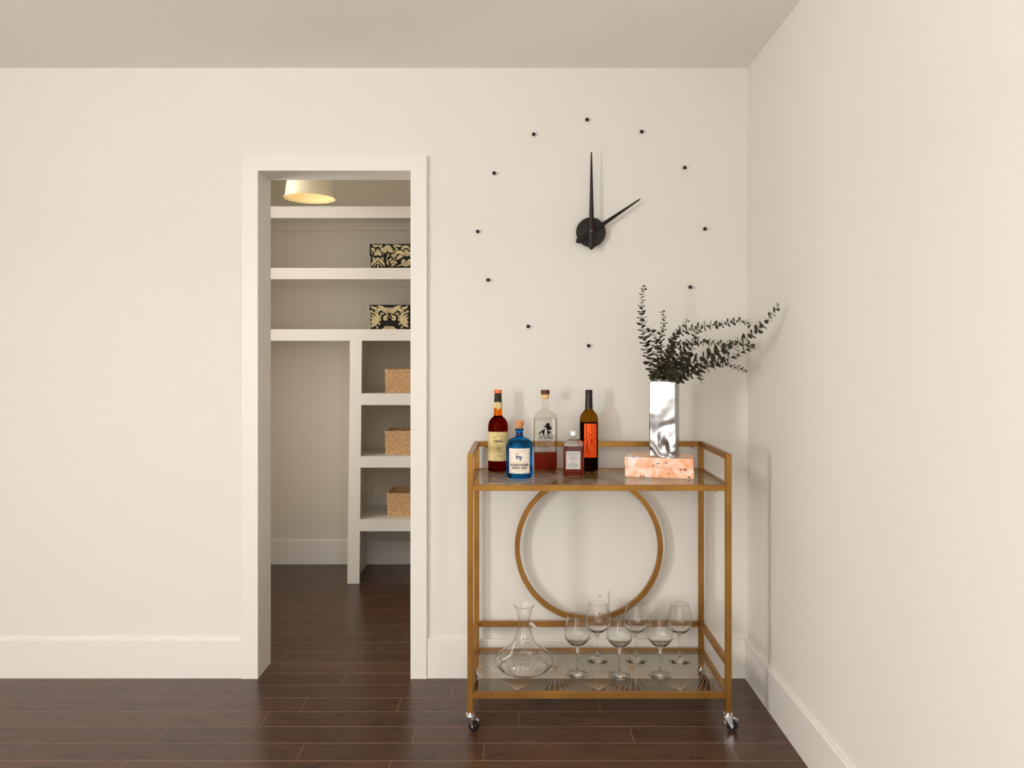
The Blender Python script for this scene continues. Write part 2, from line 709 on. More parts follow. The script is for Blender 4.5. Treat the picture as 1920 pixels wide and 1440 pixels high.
def bb(x0, y0, z0, x1, y1, z1, bevel=0.0, seg=2):
    return box(bm_new(), x0, y0, z0, x1, y1, z1, bevel, seg)


def at(px, py, Y):
    """the point at depth Y seen at a pixel of the photograph"""
    return Vector(((px - 972) * Y / F, Y, EYE + (672 - py) * Y / F))


# ------------------------------------------------------------------ room
WY = 3.107        # face of the back wall
WR = 0.92         # face of the right wall
WL = -3.3
RY = -3.0
CH = 2.447
CB = 4.82         # closet back wall
OX0, OX1, OZ = -1.0411, -0.4310, 2.030     # door opening
JY0, JY1 = 3.089, 3.251

b = bm_new()
box(b, WL, WY, 0, OX0 - 0.012, 3.235, CH)
box(b, OX1 + 0.012, WY, 0, WR, 3.235, CH)
box(b, OX0 - 0.012, WY, OZ + 0.012, OX1 + 0.012, 3.235, CH)
struct('wall_back', b, M['wall'])
b = bm_new()
box(b, WR, RY, 0, WR + 0.1, -1.2, CH)
box(b, WR, -0.1, 0, WR + 0.1, 3.235, CH)
box(b, WR, -1.2, 0, WR + 0.1, -0.1, 0.7)
box(b, WR, -1.2, 2.12, WR + 0.1, -0.1, CH)
struct('wall_right', b, M['wall'])
# left wall with a window opening, rear wall with two
b = bm_new()
wy0, wy1, wz0, wz1 = -1.3, -0.2, 0.7, 2.14
box(b, WL - 0.12, RY, 0, WL, wy0, CH)
box(b, WL - 0.12, wy1, 0, WL, 3.235, CH)
box(b, WL - 0.12, wy0, 0, WL, wy1, wz0)
box(b, WL - 0.12, wy0, wz1, WL, wy1, CH)
struct('wall_left', b, M['wall'])
b = bm_new()
ra0, ra1, rb0, rb1 = -3.08, -2.02, -1.1, 0.88
box(b, WL - 0.12, RY - 0.12, 0, ra0, RY, CH)
box(b, ra1, RY - 0.12, 0, rb0, RY, CH)
box(b, rb1, RY - 0.12, 0, WR + 0.1, RY, CH)
box(b, ra0, RY - 0.12, 2.22, ra1, RY, CH)
box(b, ra0, RY - 0.12, 0, ra1, RY, 0.55)
box(b, rb0, RY - 0.12, 2.12, rb1, RY, CH)
box(b, rb0, RY - 0.12, 0, rb1, RY, 0.8)
struct('wall_rear', b, M['wall'])


def window(n, x0, x1, z0, z1, along='x', pos=0.0):
    o = struct('window_%d' % n, bm_new(), M['trim'])
    def bx(a0, c0, a1, c1, t0=-0.05, t1=-0.01):
        if along == 'x':
            return bb(a0, pos + t0, c0, a1, pos + t1, c1)
        return bb(pos + t0, a0, c0, pos + t1, a1, c1)
    for a0, c0, a1, c1 in ((x0, z0, x0 + .05, z1), (x1 - .05, z0, x1, z1), (x0 + .05, z0, x1 - .05, z0 + .05),
                           (x0 + .05, z1 - .05, x1 - .05, z1), (x0 + .05, (z0 + z1) / 2 - .02, x1 - .05, (z0 + z1) / 2 + .02)):
        obj('window_frame', bx(a0, c0, a1, c1), M['trim'], o)
    obj('pane', bx(x0 + .05, z0 + .05, x1 - .05, z1 - .05, -0.034, -0.03), M['shelfglass'], o)


window(1, ra0, ra1, 0.55, 2.22, 'x', RY)
window(2, rb0, rb1, 0.8, 2.12, 'x', RY)
window(3, wy0, wy1, wz0, wz1, 'y', WL)
window(4, -1.2, -0.1, 0.7, 2.12, 'y', WR + 0.08)

struct('ceiling', bb(WL - 0.12, RY - 0.12, CH, WR + 0.1, CB + 0.1, CH + 0.1), M['ceiling'])
# closet walls
struct('wall_closet_back', bb(-1.8, CB, 0, 0.25, CB + 0.1, CH), M['closet'])
struct('wall_closet_left', bb(-1.8, 3.235, 0, -1.7, CB, CH), M['closet'])
struct('wall_closet_right', bb(0.15, 3.235, 0, 0.25, CB, CH), M['closet'])
struct('wall_closet_front', (lambda q: (box(q, -1.7, 3.235, 0, OX0 - .012, 3.2505, CH), box(q, OX1 + .012, 3.235, 0, 0.15, 3.2505, CH),
                                       box(q, OX0 - .012, 3.235, OZ + .012, OX1 + .012, 3.2505, CH), q)[3])(bm_new()), M['closet'])

# floor: boards as separate pieces, plain slab behind the camera
b = bm_new()
box(b, WL, RY, -0.06, WR, 3.235, -0.0005)
box(b, -1.8, 3.235, -0.06, 0.25, CB + 0.1, -0.0005)
floor = struct('floor', b, M['joint'])
pl_me = bpy.data.meshes.new('plank')
q = bb(0, 0, -0.0085, 1, 0.1139 - 0.0027, 0, 0)
q.to_mesh(pl_me)
q.free()
pl_me.materials.append(M['wood'])
rnd = random.Random(11)


def jx(px, Y):
    return (px - 972) * Y / F


P0 = 2.4615
seen = {-1: [722.5], 0: [555, 905.6], 1: [772.5, 1190], 2: [973], 3: [561.3, 744.3, 1126.7], 4: [431.3, 845],
        5: [637.5], 6: [], 7: [527.5], 8: [], 9: [], 10: [548.9], 11: [515.6], 12: [666.7], 13: [518.9], 14: [600], 15: [703]}
n_pl = 0
for row in range(-12, 21):
    y0 = P0 + 0.1139 * row
    if y0 + 0.1139 > CB:
        continue
    inside = y0 + 0.03 > 3.235
    x0, x1 = (-1.7, 0.15) if inside else (WL, WR)
    js = [jx(p, y0) for p in seen.get(row, [])]
    if not js:
        js = [rnd.uniform(-1.6, -0.9) if not inside else rnd.uniform(-1.6, -1.3)]
    xs = list(js)
    x = min(js)
    while True:
        x -= rnd.uniform(0.75, 1.25)
        if x < x0 + 0.1:
            break
        xs.append(x)
    x = max(js)
    if row in (2, 4, 5, 7, -1):
        x += 0.55
    while True:
        x += rnd.uniform(0.75, 1.3)
        if x > x1 - 0.1:
            break
        xs.append(x)
    xs = [x0] + sorted(v for v in xs if x0 + 0.05 < v < x1 - 0.05) + [x1]
    for a, c in zip(xs, xs[1:]):
        o = bpy.data.objects.new('plank', pl_me)
        o.location = (a, y0, 0)
        o.scale = (c - a - 0.0015, 1, 1)
        o.parent = floor
        COL.objects.link(o)
        n_pl += 1
# strip between last row and closet wall, and the part of the floor behind the camera
obj('plank', bb(-1.7, P0 + 0.1139 * 20 , -0.0016, 0.15, CB, 0), M['wood'], floor)
rear_field = obj('plank_field', bb(WL, RY, -0.0016, WR, P0 - 0.1139 * 12 - 0.0015, 0), M['wood'], floor)

# door casing and jambs
CO0, CO1, COZ = -1.106, -0.3664, 2.0917
tr = struct('trim_1', bm_new(), M['trim'])
cb = bm_new()
prism(cb, [(CO0, 0), (OX0, 0), (OX0, OZ), (CO0, COZ)], JY0, WY)
obj('casing_board', cb, M['trim'], tr)
cb = bm_new()
prism(cb, [(CO1, 0), (OX1, 0), (OX1, OZ), (CO1, COZ)], JY0, WY)
obj('casing_board', cb, M['trim'], tr)
cb = bm_new()
prism(cb, [(CO0 + 0.0008, COZ), (OX0 + 0.0008, OZ), (OX1 - 0.0008, OZ), (CO1 - 0.0008, COZ)], JY0 + 0.0004, WY)
obj('casing_board', cb, M['trim'], tr)
obj('jamb_board', bb(OX0 - 0.012, WY, 0, OX0, JY1, OZ + 0.012), M['trim'], tr)
obj('jamb_board', bb(OX1, WY, 0, OX1 + 0.012, JY1, OZ + 0.012), M['trim'], tr)
obj('jamb_board', bb(OX0, WY, OZ, OX1, JY1, OZ + 0.012), M['trim'], tr)


def baseboard(name, x0, y0, x1, y1, n, h=0.156, t=0.014):
    """board along (x0,y0)-(x1,y1); n points into the room"""
    b = bm_new()
    d = Vector((x1 - x0, y1 - y0, 0))
    nv = Vector((n[0], n[1], 0))
    prof = [(0, 0), (t, 0), (t, h - 0.004), (t - 0.003, h), (0, h)]
    A = [b.verts.new(Vector((x0, y0, 0)) + nv * u + Vector((0, 0, v))) for u, v in prof]
    B = [b.verts.new(Vector((x1, y1, 0)) + nv * u + Vector((0, 0, v))) for u, v in prof]
    b.faces.new(A)
    b.faces.new(B[::-1])
    for i in range(5):
        j = (i + 1) % 5
        b.faces.new((A[i], B[i], B[j], A[j]))
    return struct(name, b, M['trim'])


baseboard('baseboard_back_left', WL, WY, CO0 - 0.0012, WY, (0, -1))
baseboard('baseboard_back_right', CO1 + 0.0012, WY, WR - 0.014, WY, (0, -1))
baseboard('baseboard_right', WR, RY, WR, WY, (-1, 0))
baseboard('baseboard_left', WL, RY, WL, WY, (1, 0))
baseboard('baseboard_rear', WL, RY, WR, RY, (0, 1))
baseboard('baseboard_closet_back', -1.7, CB, 0.15, CB, (0, -1), 0.15)

# ------------------------------------------------------------------ built-in closet shelving
SF = 4.393
cs = thing('closet_shelving', 'white painted built-in closet shelving with long upper shelves and cubbies', 'shelving', (-0.93, SF, 0))
ZS = {'A': (2.0785, 2.1445), 'B': (1.730, 1.7945), 'C': (1.380, 1.446), 'D': (1.0150, 1.0810), 'E': (0.6595, 0.7237), 'F': (0.298, 0.365)}


def st_l(z):
    return -0.9725 + 0.0175 * z / 1.38


def st_r(z):
    return -0.9035 + 0.014 * z / 1.38


for k, (z0, z1) in ZS.items():
    long_ = k in 'ABC'
    xa = -1.7 if long_ else -0.94
    sh = obj('shelf', bb(xa, SF + 0.019, z1 - 0.019, 0.15, CB, z1), M['shelfpaint'], cs)
    ab = bm_new()
    if long_:
        box(ab, xa, SF, z0, 0.15, SF + 0.0188, z1, 0.0012, 1)
    else:
        hexa(ab, [(st_r(z0), SF, z0), (st_r(z1), SF, z1), (st_r(z0), SF + .0188, z0), (st_r(z1), SF + .0188, z1),
                  (0.15, SF, z0), (0.15, SF, z1), (0.15, SF + .0188, z0), (0.15, SF + .0188, z1)])
    obj('apron', ab, M['shelfpaint'], sh)
    if long_:
        obj('cleat', bb(xa, CB - 0.018, z1 - 0.019 - 0.048, 0.15, CB, z1 - 0.0192), M['closet'], sh)
    else:
        obj('cleat', bb(-0.939, CB - 0.018, z1 - 0.019 - 0.03, 0.15, CB, z1 - 0.0192), M['closet'], sh)
zt = 1.380
hx = bm_new()
hexa(hx, [(st_l(0), SF, 0), (st_l(zt), SF, zt), (st_l(0), SF + .0188, 0), (st_l(zt), SF + .0188, zt),
          (st_r(0), SF, 0), (st_r(zt), SF, zt), (st_r(0), SF + .0188, 0), (st_r(zt), SF + .0188, zt)])
obj('stile', hx, M['shelfpaint'], cs)
obj('side_panel', bb(-0.962, SF + 0.019, 0, -0.9402, CB - 0.015, 1.4265), M['shelfpaint'], cs)

# ------------------------------------------------------------------ closet lamp
LX, LY, LZ = -1.066, 3.95, 2.096
lamp = thing('ceiling_lamp', 'cream enamel dome ceiling lamp inside the closet', 'lamp', (LX, LY, CH))
prof = [(0.129, 0.0), (0.1285, 0.004), (0.122, 0.008), (0.1195, 0.03), (0.117, 0.06), (0.111, 0.09), (0.100, 0.115), (0.078, 0.14), (0.045, 0.158), (0.03, 0.165), (0.03, 0.20)]
obj('lamp_shade', lathe(bm_new(), prof, 64, (LX, LY, LZ)), M['lamp'], lamp)
inn = [(r - 0.0022, z + 0.0003) for r, z in prof[:-2]]
inn = [(prof[0][0], 0.0)] + inn + [(0.0, 0.157)]
obj('shade_lining', lathe(bm_new(), inn, 64, (LX, LY, LZ)), M['lampin'], lamp)
obj('lamp_neck', lathe(bm_new(), [(0.0, 0.2), (0.03, 0.2), (0.03, 0.31), (0.06, 0.335), (0.062, CH - LZ), (0, CH - LZ)], 32, (LX, LY, LZ)), M['lamp'], lamp)
obj('bulb', lathe(bm_new(), [(0, 0.035), (0.016, 0.038), (0.028, 0.055), (0.03, 0.07), (0.022, 0.095), (0.014, 0.115), (0.014, 0.15), (0, 0.15)], 24, (LX, LY, LZ)), M['bulb'], lamp)

ld = bpy.data.lights.new('added_lining_glow', 'POINT')  # added faint glow below the unlit bulb, warms the shade lining
ld.energy = 0.22
ld.color = (1.0, 0.93, 0.84)
ld.shadow_soft_size = 0.034
lo_ = bpy.data.objects.new('added_lining_glow', ld)
lo_.location = (LX, LY, LZ + 0.010)
COL.objects.link(lo_)

# ------------------------------------------------------------------ damask boxes
CPX = 1.0 / 8.233 * 4.45 / F        # metres per pixel of the close crop, at the boxes


def drop(bm, x, z, ang, ln, wd):
    a = R(ang)
    d = Vector((math.cos(a), math.sin(a)))
    pts, ws = [], []
    for i in range(9):
        t = i / 8
        p = Vector((x, z)) + d * ln * t
        pts.append((p.x, p.y))
        ws.append(wd * (math.sin(PI * min(1, t * 0.9 + 0.08)) ** 0.8) + 0.0001)
    ribbon(bm, pts, ws, 0, -0.0003)


def scroll(bm, x, z, r, a0, turns, w0, w1, tail=None):
    """spiral stroke that starts as a curl at (x,z) and opens to radius r; turns may be negative"""
    pts, ws = [], []
    n = 26
    for i in range(n + 1):
        t = i / n
        rr = r * (0.12 + 0.88 * t)
        a = R(a0) + turns * 2 * PI * t
        pts.append((x + rr * math.cos(a), z + rr * math.sin(a)))
        ws.append(w0 + (w1 - w0) * t)
    if tail:
        for k, q in enumerate(tail):
            pts.append(q)
            ws.append(w1 * (1 - 0.8 * (k + 1) / len(tail)))
        sp = spline(pts[-len(tail) - 3:], 5)
        ribbon(bm, [(p.x, p.y) for p in sp], [w1 * (1 - 0.85 * i / (len(sp) - 1)) for i in range(len(sp))], 0, -0.0003)
        pts = pts[:-len(tail)]
        ws = ws[:-len(tail)]
    ribbon(bm, pts, ws, 0, -0.0003)


def damask(cx0, top, strokes, wbox, zlo, zhi):
    """strokes given in pixels of the close crop, turned to metres from the box's top-left corner"""
    bm = bm_new()
    W = 1.3
    for n_, s in enumerate(strokes):
        k = s[0]
        x = (s[1] - cx0) * CPX
        z = -(s[2] - top) * CPX
        for pas in (0, 1):          # a dark outline first, the cream shape just proud of it
            grow = 7 * CPX if pas == 0 else 0
            before = len(bm.faces)
            v0 = len(bm.verts)
            if k == 'd':
                drop(bm, x, z, s[3], s[4] * CPX, s[5] * CPX * W + grow)
            elif k == 's':
                tail = [((a - cx0) * CPX, -(c - top) * CPX) for a, c in s[8]] if len(s) > 8 else None
                scroll(bm, x, z, s[3] * CPX, s[4], s[5], s[6] * CPX * W + grow, s[7] * CPX * W + grow, tail)
            elif k == 'r':
                sp = spline([((a - cx0) * CPX, -(c - top) * CPX) for a, c in s[3]], 6)
                n = len(sp) - 1
                ribbon(bm, [(p.x, p.y) for p in sp], [CPX * (s[4] * W * math.sin(PI * (0.08 + 0.84 * i / n)) + 2) + grow for i in range(n + 1)], 0, -0.0003)
            bm.verts.ensure_lookup_table()
            bm.faces.ensure_lookup_table()
            for f in bm.faces[before:]:
                f.material_index = 1 - pas
            for v in bm.verts[v0:]:
                v.co.y -= 0.000012 * (2 * n_ + pas)
    for co, no in (((0, 0, 0), (1, 0, 0)), ((wbox, 0, 0), (-1, 0, 0)), ((0, 0, zhi), (0, 0, -1)), ((0, 0, zlo), (0, 0, 1))):
        bmesh.ops.bisect_plane(bm, geom=list(bm.verts) + list(bm.edges) + list(bm.faces), plane_co=co, plane_no=no, clear_inner=True)
    return bm


def palm(x, z, n, a0, a1, l0, l1, wd):
    out = []
    for i in range(n):
        t = i / (n - 1)
        m = 1 - abs(2 * t - 1)
        out.append(('d', x, z, a0 + (a1 - a0) * t, l0 + (l1 - l0) * m, wd))
    return out


def mir(ss, c):
    out = []
    for s in ss:
        s = list(s)
        s[1] = 2 * c - s[1]
        if s[0] == 'd':
            s[3] = 180 - s[3]
        elif s[0] == 's':
            s[4] = 180 - s[4]
            s[5] = -s[5]
            if len(s) > 8:
                s[8] = [(2 * c - a, d) for a, d in s[8]]
        elif s[0] == 'r':
            s[3] = [(2 * c - a, d) for a, d in s[3]]
        out.append(tuple(s))
    return out


def both(ss, c):
    return list(ss) + mir(ss, c)


pat_a = []
pat_a += palm(193, 215, 7, 200, -20, 62, 50, 30)
pat_a += both([('s', 110, 150, 34, 300, -1.1, 12, 20, [(95, 200), (120, 235)]), ('s', 120, 298, 27, 120, 1.0, 9, 14),
               ('r', 0, 0, [(175, 275), (160, 320), (110, 360), (95, 410)], 26), ('s', 195, 155, 20, 200, -1.0, 9, 12),
               ('r', 0, 0, [(185, 350), (150, 380), (130, 420)], 12)], 193)
pat_a += [('d', 193, 270, 270, 50, 20), ('d', 193, 330, 270, 50, 20), ('d', 193, 385, 270, 40, 22)]
pat_a += palm(345, 160, 7, 160, 20, 70, 90, 30)
pat_a += both([('s', 245, 98, 26, 260, 1.0, 10, 16), ('r', 0, 0, [(330, 190), (290, 170), (275, 130)], 24)], 345)
pat_a += both([('s', 430, 235, 42, 40, 1.1, 14, 24, [(440, 300), (500, 285)]), ('r', 0, 0, [(445, 235), (500, 190), (560, 200), (600, 240)], 42),
               ('r', 0, 0, [(480, 300), (530, 260), (580, 250)], 38), ('s', 572, 130, 30, 80, 1.0, 12, 20, [(620, 170), (630, 150)]),
               ('r', 0, 0, [(590, 120), (640, 105), (700, 115)], 30)], 632)
pat_a += palm(632, 250, 9, 150, 30, 75, 85, 22)
pat_a += palm(632, 330, 9, 190, 350, 90, 80, 24)
pat_a += both([('r', 0, 0, [(610, 300), (580, 320), (560, 360)], 26)], 632)
pat_a += [('s', 345, 240, 24, 90, 1.0, 8, 14, [(330, 300), (360, 390), (400, 410)]), ('d', 370, 330, 60, 60, 22), ('d', 385, 360, 40, 70, 24),
          ('d', 400, 390, 20, 70, 24), ('d', 350, 350, 110, 50, 18), ('d', 360, 385, 130, 60, 18), ('s', 465, 355, 26, 200, 1.0, 10, 18, [(440, 400), (400, 412)]),
          ('s', 490, 145, 22, 240, 1.0, 8, 12), ('r', 0, 0, [(470, 70), (510, 95), (560, 90)], 22), ('r', 0, 0, [(110, 75), (160, 98), (215, 80)], 22),
          ('r', 0, 0, [(480, 410), (560, 385), (640, 415)], 14), ('r', 0, 0, [(340, 170), (400, 190), (470, 160)], 12)]

pat_b = []
pat_b += palm(378, 1120, 9, 165, 15, 125, 70, 30)
pat_b += both([('s', 185, 1085, 36, 20, 1.1, 12, 20, [(190, 1130), (230, 1120)]), ('r', 0, 0, [(190, 1115), (240, 1060), (310, 1070), (340, 1100)], 44),
               ('r', 0, 0, [(90, 1020), (140, 1055), (190, 1040)], 26), ('r', 0, 0, [(200, 1015), (270, 1045), (340, 1075)], 28),
               ('s', 320, 1215, 40, 60, -1.1, 16, 26, [(360, 1190), (340, 1140), (300, 1130)]),
               ('s', 258, 1148, 22, 0, -1.0, 8, 14), ('s', 225, 1185, 20, 90, 1.0, 8, 13), ('s', 225, 1235, 18, 90, 1.0, 8, 13),
               ('s', 215, 1300, 22, 160, 1.0, 8, 13), ('r', 0, 0, [(100, 1110), (180, 1150), (195, 1240), (150, 1310), (85, 1345)], 34),
               ('r', 0, 0, [(95, 1150), (150, 1190), (150, 1260), (95, 1320)], 26), ('r', 0, 0, [(85, 1190), (120, 1215), (115, 1260), (85, 1280)], 24),
               ('s', 105, 1115, 24, 180, 1.0, 9, 14), ('r', 0, 0, [(170, 1330), (190, 1350), (185, 1372)], 18)], 378)
pat_b += palm(373, 1375, 9, 178, 2, 110, 10, 34)
pat_b += [('s', 373, 1360, 34, 0, 0.5, 10, 10)]

pat_b += mir(pat_b, 695)

BX0 = -0.856
for nm, top_z, shelf_z, lab, pat, cx0, ctop in (
        ('storage_box', 1.939, 1.7945, 'black storage box with cream damask print on the upper shelf', pat_a, 66, 62),
        ('storage_box', 1.5885, 1.446, 'black storage box with cream damask print on the lower long shelf', pat_b, 72, 1002)):
    t = thing(nm, lab, 'box', (BX0 + 0.15, 4.45, shelf_z), 0, 'damask boxes on the closet shelves')
    wb, hb = 0.31, top_z - shelf_z
    lh = hb * (0.48 if cx0 == 66 else 0.30)
    obj('box_body', bb(BX0 + 0.005, 4.4545, shelf_z, BX0 + wb - 0.005, 4.74, top_z - 0.003, 0.001, 1), M['damask_black'], t)
    ld_ = obj('lid', bb(BX0, 4.45, top_z - lh, BX0 + wb, 4.745, top_z, 0.001, 1), M['damask_black'], t)
    for lo_z, hi_z, off, yy in ((-lh, 0, 0, 4.4497), (-hb, -lh, 0.005, 4.4542)):
        pt = damask(cx0, ctop, pat, wb, lo_z, hi_z)
        if off:
            bmesh.ops.bisect_plane(pt, geom=list(pt.verts) + list(pt.edges) + list(pt.faces), plane_co=(off, 0, 0), plane_no=(1, 0, 0), clear_inner=True)
        bmesh.ops.translate(pt, verts=pt.verts, vec=(BX0, yy, top_z))
        po = obj('damask_print', pt, [M['damask_cream'], M['damask_black']], t, recalc=False)
        po['kind'] = 'stuff'


# ------------------------------------------------------------------ baskets
def basket(x0, z0, h, lab, seed):
    t = thing('rattan_basket', lab, 'basket', (x0 + 0.16, 4.472, z0), 0, 'open rattan baskets in the closet cubbies')
    wd, dp = 0.32, 0.235
    rows = 15
    pitch = h / rows
    b = bm_new()
    rn = random.Random(seed)
    for k in range(rows):
        zc = z0 + pitch * (k + 0.5)
        g = 0.004 * (k / rows)
        hw, hd = wd / 2 + g - 0.006, dp / 2 + g - 0.006
        out = rsq(hw, hd, 0.012, 3)
        # resample the outline
        pts = [Vector((x, y)) for x, y in out]
        L = [(pts[i] - pts[(i + 1) % len(pts)]).length for i in range(len(pts))]
        tot = sum(L)
        n = int(tot / 0.0036)
        res = []
        i, acc = 0, 0.0
        for j in range(n):
            s = tot * j / n
            while acc + L[i] < s:
                acc += L[i]
                i += 1
            u = (s - acc) / L[i]
            res.append((pts[i].lerp(pts[(i + 1) % len(pts)], u), s))
        ph = rn.uniform(0, 6.28)
        rings = []
        for j in range(n):
            p, s = res[j]
            pn = res[(j + 1) % n][0]
            pp = res[j - 1][0]
            tg = (pn - pp).normalized()
            nv = Vector((tg.y, -tg.x))
            rr = pitch * 0.53 * (1 + 0.20 * math.sin(2 * PI * s / 0.0145 + ph))
            dz = 0.0013 * math.sin(2 * PI * s / 0.0145 + ph + 1.2)
            ring = []
            for q in range(6):
                a = 2 * PI * q / 6
                c = p + nv * rr * 0.95 * math.cos(a)
                ring.append(b.verts.new((x0 + wd / 2 + c.x, 4.472 + dp / 2 + c.y, zc + dz + rr * math.sin(a))))
            rings.append(ring)
        for j in range(n):
            A, B = rings[j], rings[(j + 1) % n]
            for q in range(6):
                f = b.faces.new((A[q], A[(q + 1) % 6], B[(q + 1) % 6], B[q]))
                f.smooth = True
    o = obj('woven_wall', b, M['rattan'], t)
    o['kind'] = 'stuff'
    obj('basket_base', bb(x0 + 0.008, 4.48, z0 + 0.002, x0 + wd - 0.008, 4.472 + dp - 0.008, z0 + 0.01), M['rattan'], t)
    return t


basket(-0.774, ZS['D'][1], 0.137, 'tan rattan basket in the top cubby of the closet', 1)
basket(-0.774, ZS['E'][1], 0.137, 'tan rattan basket in the middle cubby of the closet', 2)
basket(-0.762, ZS['F'][1], 0.136, 'tan rattan basket in the bottom cubby of the closet', 3)

# invented floor lamp out of view, a body for the added ceiling light
ul = thing('added_floor_lamp', 'added unseen black floor lamp with an open bowl, body of the ceiling fill light', 'lamp', (-1.3, -0.45, 0))
obj('base', lathe(bm_new(), [(0, 0), (0.14, 0), (0.14, 0.012), (0.13, 0.02), (0.02, 0.03), (0, 0.03)], 32, (-1.3, -0.45, 0)), M['black'], ul)
obj('pole', lathe(bm_new(), [(0, 0.0302), (0.012, 0.0302), (0.012, 1.66), (0, 1.66)], 16, (-1.3, -0.45, 0)), M['black'], ul)
obj('bowl', lathe(bm_new(), [(0, 1.6602), (0.05, 1.662), (0.16, 1.72), (0.24, 1.80), (0.236, 1.80), (0.155, 1.73), (0.05, 1.675), (0, 1.672)], 40, (-1.3, -0.45, 0)), M['black'], ul)

# ------------------------------------------------------------------ wall clock
CX, CZ = at(1107.9, 435.6, 3.085).x, at(1107.9, 435.6, 3.085).z
ck = thing('wall_clock', 'black round wall clock hub with two long tapered hands reading two', 'clock', (CX, WY, CZ))
q = bm_new()
lathe(q, [(0, 0.004), (0.045, 0.004), (0.045, 0.022), (0.0585, 0.024), (0.0592, 0.026), (0.0592, 0.030), (0.0582, 0.0315), (0, 0.0315)], 64)
bmesh.ops.rotate(q, verts=q.verts, cent=(0, 0, 0), matrix=Matrix.Rotation(R(90), 3, 'X'))
bmesh.ops.translate(q, verts=q.verts, vec=(CX, WY + 0.004, CZ))
for f in q.faces:
    f.smooth = False
hub = obj('hub', q, M['black'], ck)


def hand(name, tip, tail, Y, wmax, col):
    a = at(tip[0], tip[1], Y)
    c = at(tail[0], tail[1], Y)
    d = (a - c)
    L = d.length
    d.normalize()
    u = Vector((d.z, 0, -d.x))
    prof = [(0, 0.0004), (0.010, wmax * 0.62), (0.020, wmax * 0.5), (0.07, wmax * 0.5), (L * 0.35, wmax * 0.46), (L - 0.004, 0.0028), (L, 0.0006)]
    bm = bm_new()
    rings = []
    for s, hw in prof:
        p = c + d * s
        rings.append([bm.verts.new(p - u * hw), bm.verts.new(p + Vector((0, -0.0035, 0))), bm.verts.new(p + u * hw), bm.verts.new(p + Vector((0, 0.001, 0)))])
    for A, B in zip(rings, rings[1:]):
        for k in range(4):
            bm.faces.new((A[k], A[(k + 1) % 4], B[(k + 1) % 4], B[k]))
    bm.faces.new(rings[0])
    bm.faces.new(rings[-1][::-1])
    return obj(name, bm, col, ck)


hand('hour_hand', (1200.9, 372.8), (1079.8, 454.8), 3.068, 0.0190, M['black'])
hand('minute_hand', (1109, 284.5), (1109, 469), 3.058, 0.0200, M['black'])
pin = at(1109.2, 434.2, 3.055)
q = bm_new()
lathe(q, [(0, 0), (0.0026, 0), (0.0026, 0.030), (0.0018, 0.033), (0, 0.033)], 16)
bmesh.ops.rotate(q, verts=q.verts, cent=(0, 0, 0), matrix=Matrix.Rotation(R(90), 3, 'X'))
bmesh.ops.translate(q, verts=q.verts, vec=(pin.x, pin.y + 0.027, pin.z))
obj('centre_pin', q, M['brass'], ck)

hours = {'twelve': (1100.6, 224.8), 'one': (1202.8, 247.4), 'two': (1283.3, 314.8), 'three': (1321.2, 429.4), 'four': (1293.8, 538.5),
         'five': (1215.8, 619.4), 'six': (1103.4, 648.2), 'seven': (990.2, 612.1), 'eight': (915.2, 525.0), 'nine': (895.7, 434.4),
         'ten': (926.6, 325.0), 'eleven': (1000.6, 252.3)}
note = {'twelve': 'straight above the clock hands, topmost of the ring', 'six': 'straight below the clock hub, lowest of the ring',
        'three': 'farthest right of the ring', 'nine': 'farthest left of the ring', 'five': 'half hidden behind the eucalyptus leaves'}
mk = None
for hname, (px, py) in hours.items():
    p = at(px, py, WY - 0.007)
    if mk is None:
        q = bm_new()
        lathe(q, [(0, 0.0), (0.003, 0.0), (0.003, 0.006), (0.0055, 0.0072), (0.0072, 0.010), (0.0072, 0.0135), (0.0055, 0.0165), (0.003, 0.018), (0, 0.0183)], 20)
        bmesh.ops.rotate(q, verts=q.verts, cent=(0, 0, 0), matrix=Matrix.Rotation(R(90), 3, 'X'))
        mk = obj('hour_marker', q, M['black'])
        o = mk
    else:
        o = mk.copy()
        COL.objects.link(o)
    o.location = (p.x, WY, p.z)
    tag(o, ("small black wall knob at %s o'clock, " % hname) + note[hname] if hname in note else "small black wall knob marking %s o'clock round the clock" % hname,
        'clock marker', 'knobs marking the hours round the wall clock')

# ------------------------------------------------------------------ blank wall plate
pc = at(1124.2, 1132.5, WY)
wp = thing('wall_plate', 'blank white wall plate seen behind the ring of the gold cart', 'wall plate', (pc.x, WY, pc.z))
obj('plate', bb(pc.x - 0.0365, WY - 0.006, pc.z - 0.058, pc.x + 0.0365, WY, pc.z + 0.058, 0.0025, 2), M['plate'], wp)
for s in (1, -1):
    q = bm_new()
    lathe(q, [(0, 0), (0.0035, 0), (0.0033, 0.0012), (0, 0.0016)], 16)
    bmesh.ops.rotate(q, verts=q.verts, cent=(0, 0, 0), matrix=Matrix.Rotation(R(90), 3, 'X'))
    bmesh.ops.translate(q, verts=q.verts, vec=(pc.x, WY - 0.006, pc.z + s * 0.036))
    obj('screw', q, M['chrome'], wp)

# ------------------------------------------------------------------ bar cart
FY, BY = 2.653, 3.070
CLX, CRX = -0.1753, 0.7322
CM = (CLX + CRX) / 2
T = 0.02
TZ = 0.952
BZ = 0.0618
cart = thing('bar_cart', 'gold metal bar cart with two glass shelves and a ring in its back', 'cart', (CM, (FY + BY) / 2, 0))
for x in (CLX, CRX - T):
    for y in (FY, BY - T):
        obj('post', bb(x, y, BZ, x + T, y + T, TZ, 0.0014), M['gold'], cart)
e = 0.0003
